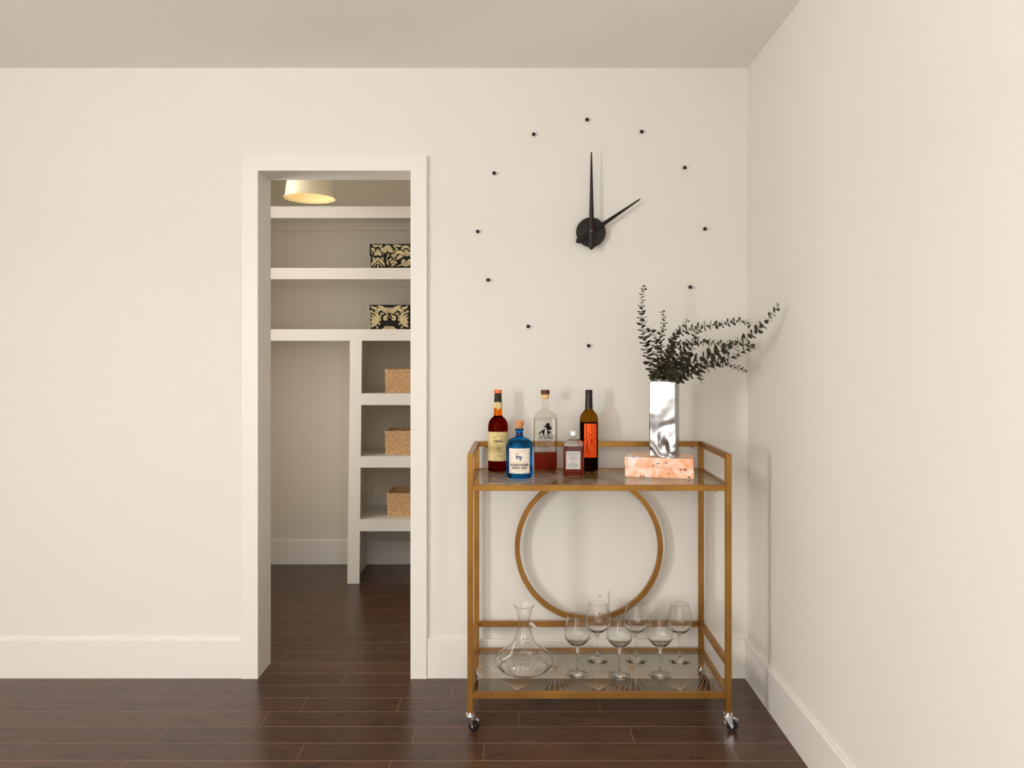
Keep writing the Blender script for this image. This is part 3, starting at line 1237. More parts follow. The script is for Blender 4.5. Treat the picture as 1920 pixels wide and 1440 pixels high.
# top rails: two sides and the back
for x in (CLX, CRX - T):
    obj('top_rail', bb(x, FY + T + e, TZ - T, x + T, BY - T - e, TZ, 0.0014), M['gold'], cart)
obj('top_rail', bb(CLX + T + e, BY - T, TZ - T, CRX - T - e, BY, TZ, 0.0014), M['gold'], cart)


def frame_level(z0, z1, name, front=True):
    fr = []
    if front:
        fr.append(obj(name, bb(CLX + T + e, FY, z0, CRX - T - e, FY + T, z1, 0.0014), M['gold'], cart))
    fr.append(obj(name, bb(CLX + T + e, BY - T, z0, CRX - T - e, BY, z1, 0.0014), M['gold'], cart))
    for x in (CLX, CRX - T):
        fr.append(obj(name, bb(x, FY + T + e, z0, x + T, BY - T - e, z1, 0.0014), M['gold'], cart))
    return fr


frame_level(0.825, 0.845, 'shelf_rail')
frame_level(0.112, 0.132, 'shelf_rail')
frame_level(0.220, 0.240, 'gallery_rail', front=False)

# ring between the lower gallery rail and the upper shelf rail
rc, ro, ri = (0.240 + 0.825) / 2, 0.2925, 0.2925 - 0.0195
rb = bm_new()
N = 128
rings = []
for i in range(N):
    a = 2 * PI * i / N
    ca, sa = math.cos(a), math.sin(a)
    y0, y1 = BY - T, BY
    sec = [(ri + .0012, y0), (ro - .0012, y0), (ro, y0 + .0012), (ro, y1 - .0012), (ro - .0012, y1), (ri + .0012, y1), (ri, y1 - .0012), (ri, y0 + .0012)]
    rings.append([rb.verts.new((CM + r * ca, y, rc + r * sa)) for r, y in sec])
for i in range(N):
    A, B = rings[i], rings[(i + 1) % N]
    for k in range(8):
        f = rb.faces.new((A[k], A[(k + 1) % 8], B[(k + 1) % 8], B[k]))
ring = obj('ring', rb, M['gold'], cart)

GT_U, GT_L = 0.843, 0.130          # glass tops
GX0, GX1, GY0, GY1 = CLX + T + 0.001, CRX - T - 0.001, FY + T + 0.001, BY - T - 0.001


def sunburst(z):
    bm = bm_new()
    rows = (GY0 + 0.003, (GY0 + GY1) / 2, GY1 - 0.003)
    per = 0.2825
    hp = per / 2
    lw = 0.0015

    def seg(a, c):
        a = Vector(a)
        c = Vector(c)
        # clip in x to the glass
        for lim, sgn in ((GX0 + .002, 1), (GX1 - .002, -1)):
            da = (a.x - lim) * sgn
            dc = (c.x - lim) * sgn
            if da < 0 and dc < 0:
                return
            if da < 0:
                a = a + (c - a) * (-da / (dc - da))
            elif dc < 0:
                c = c + (a - c) * (-dc / (da - dc))
        d = (c - a)
        if d.length < 0.004:
            return
        d.normalize()
        a = a + d * 0.0075
        n = Vector((-d.y, d.x)) * lw / 2
        zz = z + 0.0002
        vs = [bm.verts.new((p.x, p.y, zz)) for p in (a - n, c - n, c + n, a + n)]
        bm.faces.new(vs)

    nr = 13

    def tip(x, y, up, dn):
        if GX0 + 0.006 < x < GX1 - 0.006:
            bm.faces.new([bm.verts.new((px, py, z + 0.0002)) for px, py in
                          ((x - 0.0072, y + 0.0048 * up), (x, y + 0.0002), (x + 0.0072, y + 0.0048 * up), (x, y + 0.0078 * up))])
            if dn:
                tip(x, y, -1, False)

    for k in range(-2, 5):
        ax = CM + (k - 1) * per - hp
        # row-two bursts: triangles to the front edge and to the back edge
        for i in range(nr + 1):
            x = ax - hp + per * i / nr
            seg((ax, rows[1]), (x, rows[0]))
            seg((ax, rows[1]), (x, rows[2]))
        # row-one fans: diamonds reaching to the back edge
        tip(ax, rows[1], 1, True)
        bx = CM + (k - 1) * per
        tip(bx, rows[0], 1, False)
        for i in range(1, nr):
            u = -1 + 2 * i / nr          # direction by where it crosses the middle row
            # ray: x = bx + u*hp*t, y = row0 + D*t ; upper diamond side |x|/hp = 2 - t
            t = 2 / (1 + abs(u))
            seg((bx, rows[0]), (bx + u * hp * t, rows[0] + (rows[1] - rows[0]) * t))
    return bm


for gz in (GT_U, GT_L):
    g = obj('glass_shelf', bb(GX0, GY0, gz - 0.005, GX1, GY1, gz), M['shelfglass'], cart)
    pr = obj('gold_line_print', sunburst(gz), M['goldline'], g, recalc=False)
for x, y in ((CLX + 0.035, FY + .016), (CRX - 0.05, FY + .016), (CLX + 0.05, BY - .01), (CRX - 0.045, BY - .01)):
    for z in (0.825, 0.112, 0.932):
        if z > 0.9 and y < 2.8:
            continue
        q = bm_new()
        lathe(q, [(0, 0), (0.0036, 0), (0.0036, -0.003), (0.002, -0.0045), (0, -0.0045)], 10, (x, y, z))
        obj('screw_head', q, M['black'], cart)


def caster(x, y, yaw):
    c = bpy.data.objects.new('caster', None)
    # build in local space: stem at origin, wheel trails along +x
    top = BZ
    q = bm_new()
    lathe(q, [(0, top), (0.0075, top), (0.0075, top - 0.003), (0.0152, top - 0.0035), (0.0160, top - 0.005), (0.0152, top - 0.0065), (0.011, top - 0.007),
              (0.0150, top - 0.0085), (0.0158, top - 0.0105), (0.013, top - 0.012), (0, top - 0.012)], 28)
    wr, wx, wz = 0.0185, 0.014, 0.0185
    for s in (-1, 1):
        y0, y1 = s * 0.0098, s * 0.0116
        pts = [(-0.0135, top - 0.011), (0.0135, top - 0.011), (wx + 0.0062, wz - 0.001), (wx + 0.003, wz - 0.0055), (wx - 0.003, wz - 0.0055), (wx - 0.0062, wz + 0.002)]
        prism(q, pts, min(y0, y1), max(y0, y1))
        ax = bm_new()
        lathe(ax, [(0, 0), (0.0038, 0), (0.0034, 0.0018), (0, 0.0024)], 12)
        bmesh.ops.rotate(ax, verts=ax.verts, cent=(0, 0, 0), matrix=Matrix.Rotation(R(90) * (-s), 3, 'X'))
        merge(q, ax, (wx, s * 0.0114, wz))
    fork = obj('caster', q, M['chrome'], None)
    wh = bm_new()
    lathe(wh, [(0.0, -0.006), (0.007, -0.0065), (0.0115, -0.0045), (0.0125, -0.0078), (0.0168, -0.0082), (wr, -0.0055), (wr, 0.0055), (0.0168, 0.0082), (0.0125, 0.0078), (0.0115, 0.0045), (0.007, 0.0065), (0.0, 0.006)], 36)
    bmesh.ops.rotate(wh, verts=wh.verts, cent=(0, 0, 0), matrix=Matrix.Rotation(R(90), 3, 'X'))
    bmesh.ops.translate(wh, verts=wh.verts, vec=(wx, 0, wz))
    wo = obj('wheel', wh, M['rubber'], None)
    lv = bm_new()
    prism(lv, [(0.012, 0.0455), (0.026, 0.047), (0.0345, 0.0405), (0.0335, 0.0385), (0.026, 0.0435), (0.014, 0.0425)], -0.0055, 0.0055)
    prism(lv, [(-0.0135, 0.030), (-0.010, 0.0325), (-0.0055, 0.0225), (-0.0085, 0.0205)], -0.005, 0.005)
    lo = obj('brake_lever', lv, M['chrome'], None)
    fork.location = Vector((x, y, 0)) - cart.location
    fork.rotation_euler = (0, 0, yaw)
    fork.parent = cart
    wo.parent = fork
    lo.parent = fork
    return fork


caster(CLX + T / 2, FY + T / 2, R(-32))
caster(CRX - T / 2, FY + T / 2, R(-22))
caster(CLX + T / 2, BY - T / 2 - 0.004, R(-100))
caster(CRX - T / 2, BY - T / 2 - 0.004, R(-60))


# ------------------------------------------------------------------ glassware on the lower shelf
def shell(outer, t, seg=56, mod=None):
    """closed glass shell: outer profile then the inner one back down"""
    return outer


def wine_glass(x, y, lab, rot=0.0):
    t = thing('wine_glass', lab, 'wine glass', (x, y, GT_L + 0.0005), rot, 'stemmed wine glasses on the lower glass shelf')
    fo = [(0, 0.0), (0.0405, 0.0), (0.0412, 0.0008), (0.0405, 0.0018), (0.026, 0.0034), (0.012, 0.0066), (0.0062, 0.0125), (0.0042, 0.026),
          (0.0036, 0.050), (0.0037, 0.074), (0.0050, 0.088), (0.0085, 0.0985)]
    bo = [(0.0120, 0.1030), (0.0235, 0.1110), (0.0365, 0.1225), (0.0445, 0.1345), (0.0472, 0.1460), (0.0465, 0.1580), (0.0435, 0.1760), (0.0390, 0.1960), (0.0350, 0.2165)]
    inner = [(0.0343, 0.2170), (0.0380, 0.1960), (0.0425, 0.1760), (0.0455, 0.1580), (0.0461, 0.1460), (0.0434, 0.1352), (0.0353, 0.1240), (0.0222, 0.1135), (0.0100, 0.1075), (0, 0.1062)]
    obj('stem_and_foot', lathe(bm_new(), fo + [(0.0085, 0.0985), (0, 0.0985)][1:], 48), M['clear'], t, local=True)
    obj('bowl', lathe(bm_new(), [(0, 0.09855), (0.0085, 0.09855)] + bo + inner, 64), M['clear'], t, local=True)
    return t


gl = [(1082.5, 2.812, 'stemmed wine glass nearest the decanter, front row'),
      (1120.4, 2.945, 'stemmed wine glass in front of the wall plate, back row left'),
      (1161.6, 2.800, 'stemmed wine glass in the middle of the front row'),
      (1192.2, 2.945, 'stemmed wine glass in the middle of the back row'),
      (1237.6, 2.805, 'stemmed wine glass farthest right in the front row'),
      (1274.2, 2.940, 'stemmed wine glass in the back row nearest the right rear post')]
first = None
for px, y, lab in gl:
    x = (px - 972) * y / F
    if first is None:
        first = wine_glass(x, y, lab)
    else:
        c = copy_tree(first)
        c.location = (x, y, GT_L + 0.0005)
        c['label'] = lab

DX, DY = (982.7 - 972) * 2.845 / F, 2.845
dec = thing('decanter', 'clear glass wine decanter with wide base and small side lip', 'decanter', (DX, DY, GT_L + 0.0005))
outer = [(0, 0.004), (0.035, 0.003), (0.058, 0.0), (0.070, 0.0022), (0.090, 0.012), (0.1035, 0.027), (0.1062, 0.040), (0.1015, 0.053), (0.088, 0.067), (0.068, 0.081), (0.050, 0.0955),
         (0.038, 0.112), (0.030, 0.132), (0.0240, 0.155), (0.0210, 0.175), (0.0212, 0.190), (0.0255, 0.212), (0.0318, 0.230), (0.0375, 0.2415)]
TKD = 0.0015
inner = [(0.0358, 0.2420)] + [(r - TKD, z) for r, z in outer[::-1][1:-4]] + [(0.0895, 0.0142), (0.070, 0.0050), (0.058, 0.0030), (0.035, 0.0055), (0, 0.0065)]
obj('decanter_body', lathe(bm_new(), outer + inner, 80), M['clear'], dec, local=True)
lip = bm_new()
sp = spline([(0.0195, -0.004, 0.176), (0.027, -0.005, 0.176), (0.036, -0.006, 0.168), (0.047, -0.007, 0.158)], 5)
tube(lip, sp, [0.0092 - 0.0062 * i / (len(sp) - 1) for i in range(len(sp))], 10)
obj('pouring_lip', lip, M['clear'], dec, local=True)

# ------------------------------------------------------------------ bottles
ZG = GT_U + 0.0006


def xat(px, Y):
    return (px - 972) * Y / F


# tall single malt bottle
ob = thing('whisky_bottle', 'tall dark red whisky bottle with cream label and orange-topped cap', 'bottle', (xat(933.8, 3.010), 3.010, ZG))
r0 = 0.0388
obj('bottle_body', lathe(bm_new(), [(0, 0.002), (r0 - 0.004, 0.0), (r0, 0.004), (r0, 0.170), (r0 - 0.0012, 0.180), (0.0345, 0.192), (0.0260, 0.204), (0.0182, 0.2105), (0.0170, 0.2145), (0, 0.2145)], 64), M['whisky'], ob, local=True)
obj('neck', lathe(bm_new(), [(0, 0.2147), (0.0170, 0.2147), (0.0162, 0.225), (0.0158, 0.244), (0, 0.244)], 48), M['whisky_neck'], ob, local=True)
obj('neck_band', lathe(bm_new(), [(0, 0.2442), (0.0165, 0.2442), (0.0165, 0.2465), (0.0160, 0.266), (0, 0.266)], 48), M['cream_label'], ob, local=True)
md = bm_new()
pts = [(0.0088 * math.cos(2 * PI * i / 28), 0.0155 * math.sin(2 * PI * i / 28)) for i in range(28)]
prism(md, pts, -0.001, 0)
bmesh.ops.translate(md, verts=md.verts, vec=(0.001, -0.0165, 0.2535))
mo = obj('neck_medallion', md, M['cream_label'], ob, local=True)
mm = bm_new()
lathe(mm, [(0.0062, 0), (0.0068, 0.0002), (0.0062, 0.0004)], 24)
for v in mm.verts:
    v.co.y *= 1.7
bmesh.ops.rotate(mm, verts=mm.verts, cent=(0, 0, 0), matrix=Matrix.Rotation(R(90), 3, 'X'))
bmesh.ops.translate(mm, verts=mm.verts, vec=(0.001, -0.0175, 0.2535))
micro(mm, 0.001, 0.2545, 0.008, 0.0022, 5, -0.0178)
obj('medallion_print', mm, M['inkbrown'], mo, local=True)
obj('capsule', lathe(bm_new(), [(0, 0.2662), (0.0150, 0.2662), (0.0148, 0.277), (0.0138, 0.281), (0.0138, 0.3012), (0, 0.3012)], 48), M['brown_foil'], ob, local=True)
obj('cap_top', lathe(bm_new(), [(0, 0.3014), (0.0146, 0.3014), (0.0149, 0.303), (0.0149, 0.3130), (0.0138, 0.3146), (0, 0.3146)], 48), M['orange_foil'], ob, local=True)
lb = bend(sheet(bm_new(), 0.118, 0.112, 30), r0 + 0.0004)
bmesh.ops.translate(lb, verts=lb.verts, vec=(0, 0, 0.0975))
lo = obj('label', lb, M['cream_label'], ob, local=True)
tx = bm_new()
merge(tx, text_bm('OBAN', 0.038, 0.0095, 0.02), (0.0, 0, 0.118))
bend(tx, r0 + 0.0009)
obj('lettering', tx, M['ink'], lo, local=True, recalc=False)
tx = bm_new()
merge(tx, text_bm('14', 0.016, 0.021, 0.0), (0.001, 0, 0.0915))
for z in (0.0795, 0.0855, 0.0925, 0.0985):
    ribbon(tx, [(-0.018 + 0.004 * i, z) for i in range(10)], 0.0004, -0.0001, -0.0003)
for z, ww in ((0.1475, 0.010), (0.106, 0.030), (0.0755, 0.030), (0.0655, 0.024), (0.0615, 0.033), (0.0490, 0.020)):
    micro(tx, 0, z, ww, 0.0018, int(ww / 0.0022))
for k in range(5):
    scroll(tx, -0.016 + 0.008 * k, 0.137 - abs(k - 2) * 0.002, 0.0042, 60 * k, 1.0, 0.0004, 0.0007)
bend(tx, r0 + 0.0009)
obj('faded_print', tx, M['inkbrown'], lo, local=True, recalc=False)['kind'] = 'stuff'

# blue ribbed gin bottle
gn = thing('gin_bottle', 'squat ribbed blue glass gin bottle with cork stopper and white label', 'bottle', (xat(973.9, 2.84), 2.84, ZG))
rg = 0.0480


def ribs(a, z):
    return 1.0 + (0.016 * abs(math.sin(a * 24)) if 0.006 < z < 0.121 else 0.0)


prof = [(0, 0.003), (rg - 0.006, 0.0), (rg - 0.0015, 0.0025), (rg, 0.008), (rg, 0.118), (rg, 0.1215), (0.0450, 0.131), (0.0350, 0.1395), (0.0240, 0.1455), (0.0150, 0.1495), (0.0132, 0.1530), (0.0132, 0.1715),
        (0.0165, 0.1735), (0.0168, 0.1765), (0.0140, 0.1785), (0.0120, 0.1800), (0, 0.1800)]
obj('bottle_body', lathe(bm_new(), prof, 192, mod=ribs), M['blue'], gn, local=True)
obj('neck_band', lathe(bm_new(), [(0.0134, 0.1545), (0.0139, 0.1547), (0.0139, 0.1605), (0.0134, 0.1607)], 40, closed=True), M['navy'], gn, local=True)
obj('cork', lathe(bm_new(), [(0, 0.1802), (0.0122, 0.1802), (0.0128, 0.187), (0.0158, 0.1905), (0.0165, 0.2055), (0.0150, 0.2075), (0, 0.2075)], 40), M['cork'], gn, local=True)
rl = rg * 1.017
lb = bend(sheet(bm_new(), 0.0840, 0.0905, 24), rl)
bmesh.ops.translate(lb, verts=lb.verts, vec=(0, 0, 0.0655))
lo = obj('label', lb, M['white_label'], gn, local=True)
bmesh.ops  # noqa
tx = bm_new()
merge(tx, text_bm('GUNPOWDER', 0.072, 0.0088, 0.03), (0, 0, 0.0510))
merge(tx, text_bm('IRISH GIN', 0.054, 0.0085, 0.03), (0, 0, 0.0405))
bend(tx, rl + 0.0006)
obj('lettering', tx, M['ink'], lo, local=True, recalc=False)
tx = bm_new()
merge(tx, text_bm('D R U M S H A N B O', 0.052, 0.0032, 0.0), (0, 0, 0.0600))
micro(tx, 0.0, 0.0300, 0.034, 0.0024, 12)
micro(tx, 0.0, 0.1030, 0.054, 0.0018, 22)
micro(tx, 0.0, 0.0970, 0.046, 0.0016, 18)
micro(tx, 0.0, 0.0240, 0.062, 0.0018, 26)
bend(tx, rl + 0.0006)
obj('small_print', tx, M['inkbrown'], lo, local=True, recalc=False)['kind'] = 'stuff'
# leaping horned hare, drawn in blue strokes
hr = bm_new()
K = 0.0001


def hs(pts, ws):
    sp = spline(pts, 5)
    n = len(sp) - 1
    w_ = [ws * K * (0.35 + 0.65 * math.sin(PI * (0.1 + 0.8 * i / n))) for i in range(n + 1)]
    ribbon(hr, [(p.x * K, p.y * K) for p in sp], w_, -0.0001, -0.0003)


hs([(-90, 40), (-60, 10), (0, 5), (60, 0), (110, -25)], 46)          # back
hs([(-60, 10), (-95, -30), (-80, -70), (-50, -60)], 36)              # shoulder, fore leg
hs([(30, -20), (60, -60), (20, -85), (50, -110), (90, -105)], 40)    # haunch and hind leg
hs([(-40, -20), (-20, -60), (-50, -95)], 16)
hs([(-90, 35), (-120, 20), (-105, -5)], 34)                          # head
hs([(-90, 50), (-95, 90), (-60, 120)], 18)                           # ear
hs([(-70, 55), (-50, 95), (-15, 115)], 16)                           # ear
hs([(-35, 120), (-10, 100), (15, 122)], 8)
hs([(110, -20), (140, -35), (160, -25)], 14)                         # tail
bmesh.ops.translate(hr, verts=hr.verts, vec=(-0.001, 0, 0.0805))
bend(hr, rl + 0.0006)
obj('hare_emblem', hr, M['inkblue'], lo, local=True, recalc=False)

# clear square-shouldered bottle, one third full
ct = thing('mezcal_bottle', 'clear flat-faced bottle a third full with black hat silhouette', 'bottle', (xat(1022.4, 3.010), 3.010, ZG))
hw, hd, rc_ = 0.0448, 0.0345, 0.009
secs = [(rsq(hw - .003, hd - .003, rc_), 0.0), (rsq(hw, hd, rc_), 0.004), (rsq(hw, hd, rc_), 0.2035), (rsq(hw - .002, hd - .002, rc_), 0.210)]
for i in range(1, 9):
    t_ = i / 8
    s = 0.5 - 0.5 * math.cos(PI * t_)
    rr = 0.0145
    A = rsq(hw - .002, hd - .002, rc_)
    B = [(rr * math.cos(math.atan2(y, x)), rr * math.sin(math.atan2(y, x))) for x, y in A]
    secs.append(([(a[0] * (1 - s) + c[0] * s, a[1] * (1 - s) + c[1] * s) for a, c in zip(A, B)], 0.210 + 0.034 * t_ ** 0.8))
B2 = [(0.0128 * x / 0.0145, 0.0128 * y / 0.0145) for x, y in secs[-1][0]]
secs.append((B2, 0.250))
secs.append((B2, 0.2785))
obj('bottle_glass', loft(bm_new(), secs, True, True), M['bottleclear'], ct, local=True)
# shoulder line: a solid glass ledge seen as a dark edge, and heavy corner glass
ed = bm_new()
loft(ed, [(rsq(hw - .0006, hd - .0006, rc_), 0.2015), (rsq(hw - .0006, hd - .0006, rc_), 0.2030), (rsq(hw - .0022, hd - .0022, rc_), 0.2030), (rsq(hw - .0022, hd - .0022, rc_), 0.2015)], closed=True)
for sx in (-1, 1):
    for sy in (-1, 1):
        tube(ed, [(sx * (hw - 0.0022), sy * (hd - 0.0075), 0.0705), (sx * (hw - 0.0022), sy * (hd - 0.0075), 0.2010)], 0.0014, 6)
obj('glass_edge', ed, real_glass('thick_edge_glass', (0.80, 0.74, 0.62, 1)), ct, local=True)
obj('liquid', loft(bm_new(), [(rsq(hw - .0035, hd - .0035, rc_ - .002), 0.005), (rsq(hw - .0012, hd - .0012, rc_), 0.009), (rsq(hw - .0012, hd - .0012, rc_), 0.0690)]), M['mezcal'], ct, local=True)
obj('stopper', lathe(bm_new(), [(0, 0.279), (0.0128, 0.279), (0.0155, 0.2820), (0.0160, 0.2965), (0, 0.2965)], 40), M['palewood'], ct, local=True)
obj('stopper_top', lathe(bm_new(), [(0, 0.2967), (0.0168, 0.2967), (0.0172, 0.298), (0.0172, 0.3125), (0.0162, 0.3137), (0, 0.3137)], 40), M['redwood'], ct, local=True)
yf = -hd - 0.0003
# coordinates taken in units of the close crop (16 px per pixel) around x=440
U = 1 / 16 * 2.976 / F


def cp(pts):
    return [((x - 425) * U, (1560 - y) * U) for x, y in pts]


Z0c = (884.7 - 770 - (1560 / 16)) * 2.976 / F     # height of crop row 1560 above the base
em = bm_new()


def poly(bm, pts, y=yf):
    vs = [bm.verts.new((x, y, z + Z0c)) for x, z in pts]
    f = bm.faces.new(vs)
    return f


poly(em, cp([(352, 462), (372, 458), (420, 462), (436, 400), (455, 372), (490, 366), (530, 380), (556, 420), (560, 470), (590, 492), (608, 520), (604, 556), (575, 576), (535, 570),
             (512, 580), (500, 606), (470, 590), (452, 545), (440, 510), (412, 505), (385, 490)]))
poly(em, cp([(412, 530), (400, 600), (392, 650), (386, 720), (344, 722), (336, 680), (312, 655), (285, 665), (268, 705), (215, 716), (235, 665), (275, 620), (330, 590), (380, 555)]))
poly(em, cp([(492, 600), (540, 610), (580, 640), (606, 690), (608, 716), (590, 690), (565, 662), (540, 672), (530, 722), (486, 722), (470, 680), (468, 620)]))
bmesh.ops.triangulate(em, faces=em.faces)
obj('hat_emblem', em, M['ink'], ct, local=True, recalc=False)
tx = bm_new()
t1 = text_bm('CATEDRALI', 415 * U, 112 * U, 0.02)
merge(tx, t1, (0, yf + 0.0002, (1560 - 795) * U + Z0c))
obj('lettering', tx, M['ink'], ct, local=True, recalc=False)
tx = bm_new()
for y, w_, h_ in ((326, 170, 18), (900, 300, 22), (945, 190, 22), (1008, 70, 26), (1050, 110, 26), (1110, 210, 28), (1168, 410, 18), (1196, 290, 16)):
    micro(tx, 0, (1560 - y) * U + Z0c, w_ * U, h_ * U, max(4, int(w_ / 22)), yf)
obj('small_print', tx, M['ink'], ct, local=True, recalc=False)['kind'] = 'stuff'

# small square whisky bottle
nk = thing('square_whisky_bottle', 'small square amber whisky bottle with grey label and silver cap', 'bottle', (xat(1075.2, 2.855), 2.855, ZG), R(-4))
hw = hd = 0.0385
rc_ = 0.0085
secs = [(rsq(hw - .004, hd - .004, rc_), 0.0), (rsq(hw, hd, rc_), 0.004), (rsq(hw, hd, rc_), 0.118)]
for i in range(1, 9):
    t_ = i / 8
    s = math.sin(PI / 2 * t_)
    A = rsq(hw, hd, rc_)
    B = [(0.0125 * math.cos(math.atan2(y, x)), 0.0125 * math.sin(math.atan2(y, x))) for x, y in A]
    k = 1 - math.cos(PI / 2 * t_)
    secs.append(([(a[0] * (1 - k) + c[0] * k, a[1] * (1 - k) + c[1] * k) for a, c in zip(A, B)], 0.118 + 0.0215 * s))
secs.append((B, 0.152))
obj('bottle_glass', loft(bm_new(), secs), M['bottleclear'], nk, local=True)
sh_ = bm_new()
loft(sh_, [(rsq(hw - .0015, hd - .0015, rc_), 0.1165), (rsq(hw - .0015, hd - .0015, rc_), 0.1195), (rsq(hw - .006, hd - .006, rc_ - .002), 0.1290), (rsq(hw - .016, hd - .016, .01), 0.1355),
           (rsq(hw - .0185, hd - .0185, .01), 0.1345), (rsq(hw - .010, hd - .010, .008), 0.1265), (rsq(hw - .0055, hd - .0055, .006), 0.1175)], closed=True)
obj('shoulder_glass', sh_, M['clear'], nk, local=True)
obj('liquid', loft(bm_new(), [(rsq(hw - .005, hd - .005, rc_ - .003), 0.006), (rsq(hw - .002, hd - .002, rc_), 0.011), (rsq(hw - .002, hd - .002, rc_), 0.1150)]), M['barrel'], nk, local=True)
cpx = bm_new()
lathe(cpx, [(0, 0.1515), (0.0138, 0.1515), (0.0145, 0.1525), (0.0145, 0.1550), (0.0138, 0.1560), (0.0138, 0.1668), (0.0130, 0.1680), (0, 0.1680)], 60, mod=lambda a, z: 1 + (0.025 * abs(math.sin(a * 15)) if z > 0.1555 and z < 0.167 else 0))
obj('screw_cap', cpx, M['silver_cap'], nk, local=True)
lw_, lh_ = 0.0520, 0.0650
lb = sheet(bm_new(), lw_, lh_, 2)
bmesh.ops.translate(lb, verts=lb.verts, vec=(-0.0010, -hd - 0.0001, 0.0655))
lo = obj('label', lb, M['grey_label'], nk, local=True)
tx = bm_new()
yl = -hd - 0.0007
for s, z, w_, h_ in (('NIKKA WHISKY', 0.0885, 0.042, 0.0030), ('FROM', 0.0815, 0.014, 0.0030), ('THE BARREL', 0.0745, 0.036, 0.0030)):
    merge(tx, text_bm(s, w_, h_, 0.012), (-0.001, yl, z))
obj('lettering', tx, M['ink'], lo, local=True, recalc=False)
tx = bm_new()
for z, w_, h_ in ((0.0680, 0.012, 0.003), (0.0560, 0.016, 0.003), (0.0500, 0.042, 0.0026), (0.0460, 0.042, 0.0016), (0.0430, 0.042, 0.0016), (0.0400, 0.030, 0.0016)):
    micro(tx, -0.001, z, w_, h_, int(w_ / 0.002), yl)
obj('small_print', tx, M['ink'], lo, local=True, recalc=False)['kind'] = 'stuff'

# wine bottle with the orange label
wn = thing('wine_bottle', 'olive brown wine bottle with tall orange label, rightmost bottle', 'bottle', (xat(1104.2, 3.010), 3.010, ZG))
rw = 0.0355
obj('bottle_body', lathe(bm_new(), [(0, 0.006), (0.02, 0.003), (rw - .004, 0.0), (rw, 0.004), (rw, 0.1985), (0.0345, 0.2080), (0.0310, 0.2180), (0.0240, 0.2275), (0.0175, 0.2335), (0.0145, 0.2400), (0.0138, 0.2470), (0, 0.2470)], 64), M['olive'], wn, local=True)
obj('wine', lathe(bm_new(), [(0, 0.009), (rw - .006, 0.006), (rw - .0022, 0.010), (rw - .0022, 0.1865), (0, 0.1865)], 64), M['winedark'], wn, local=True)
obj('capsule', lathe(bm_new(), [(0, 0.2400), (0.0153, 0.2400), (0.0150, 0.246), (0.0132, 0.2990), (0.0145, 0.3000), (0.0145, 0.3080), (0.0134, 0.3095), (0.0134, 0.3130), (0.0120, 0.3142), (0, 0.3142)], 48), M['dark_foil'], wn, local=True)
# label: visible from px 1093.7 to 1118.3, y 795.3 to 859
lb = bend(sheet(bm_new(), 0.0535, 0.1300, 20), rw + 0.0004)
rotl = R(7)
for v in lb.verts:
    v.co = Matrix.Rotation(rotl, 3, 'Z') @ v.co
bmesh.ops.translate(lb, verts=lb.verts, vec=(0, 0, 0.1200))
lo = obj('label', lb, M['orange_label'], wn, local=True)
# tall thin serif capitals in strokes, each in a unit box
GL = {}
arc = lambda cx, cy, rx, ry, a0, a1, n=12: [(cx + rx * math.cos(R(a0 + (a1 - a0) * i / n)), cy + ry * math.sin(R(a0 + (a1 - a0) * i / n))) for i in range(n + 1)]
TH, TK = 0.07, 0.17
GL['L'] = [([(0.2, 1), (0.2, 0)], TK), ([(0.05, 1), (0.38, 1)], TH), ([(0.05, 0.02), (0.85, 0.02)], TH), ([(0.85, 0.0), (0.95, 0.2)], TH)]
GL['U'] = [([(0.2, 1), (0.2, 0.35)] + arc(0.5, 0.33, 0.3, 0.33, 180, 270), TK), (arc(0.5, 0.33, 0.3, 0.33, 270, 360) + [(0.8, 1)], TH), ([(0.03, 1), (0.37, 1)], TH), ([(0.65, 1), (0.95, 1)], TH)]
GL['D'] = [([(0.2, 1), (0.2, 0)], TK), ([(0.05, 1), (0.4, 1)] + arc(0.4, 0.5, 0.45, 0.5, 90, 60, 3), TH), (arc(0.42, 0.5, 0.45, 0.5, 60, -60), TK), (arc(0.4, 0.5, 0.45, 0.5, -60, -90, 3) + [(0.4, 0), (0.05, 0)], TH)]
GL['O'] = [(arc(0.5, 0.5, 0.42, 0.5, 50, 130, 6), TH), (arc(0.5, 0.5, 0.42, 0.5, 130, 230), TK), (arc(0.5, 0.5, 0.42, 0.5, 230, 310, 6), TH), (arc(0.5, 0.5, 0.42, 0.5, -50, 50), TK)]
GL['V'] = [([(0.12, 1), (0.5, 0)], TK), ([(0.5, 0), (0.88, 1)], TH), ([(0.0, 1), (0.28, 1)], TH), ([(0.72, 1), (1.0, 1)], TH)]
GL['I'] = [([(0.5, 1), (0.5, 0)], TK * 1.6), ([(0.2, 1), (0.8, 1)], TH), ([(0.2, 0), (0.8, 0)], TH)]
GL['C'] = [(arc(0.55, 0.5, 0.43, 0.5, 40, 110, 6), TH), (arc(0.55, 0.5, 0.43, 0.5, 110, 250), TK), (arc(0.55, 0.5, 0.43, 0.5, 250, 320, 6), TH), ([(0.9, 0.7), (0.9, 1)], TH)]
GL['S'] = [([(0.85, 0.74), (0.82, 0.98)], TH), ([(0.82, 0.86)] + arc(0.5, 0.76, 0.3, 0.24, 40, 170, 6), TH), ([(0.2, 0.76), (0.3, 0.6), (0.55, 0.48), (0.75, 0.36), (0.8, 0.24)], TK),
           ([(0.8, 0.24)] + arc(0.5, 0.24, 0.3, 0.24, 0, -150, 8), TH), ([(0.16, 0.26), (0.2, 0.02)], TH)]


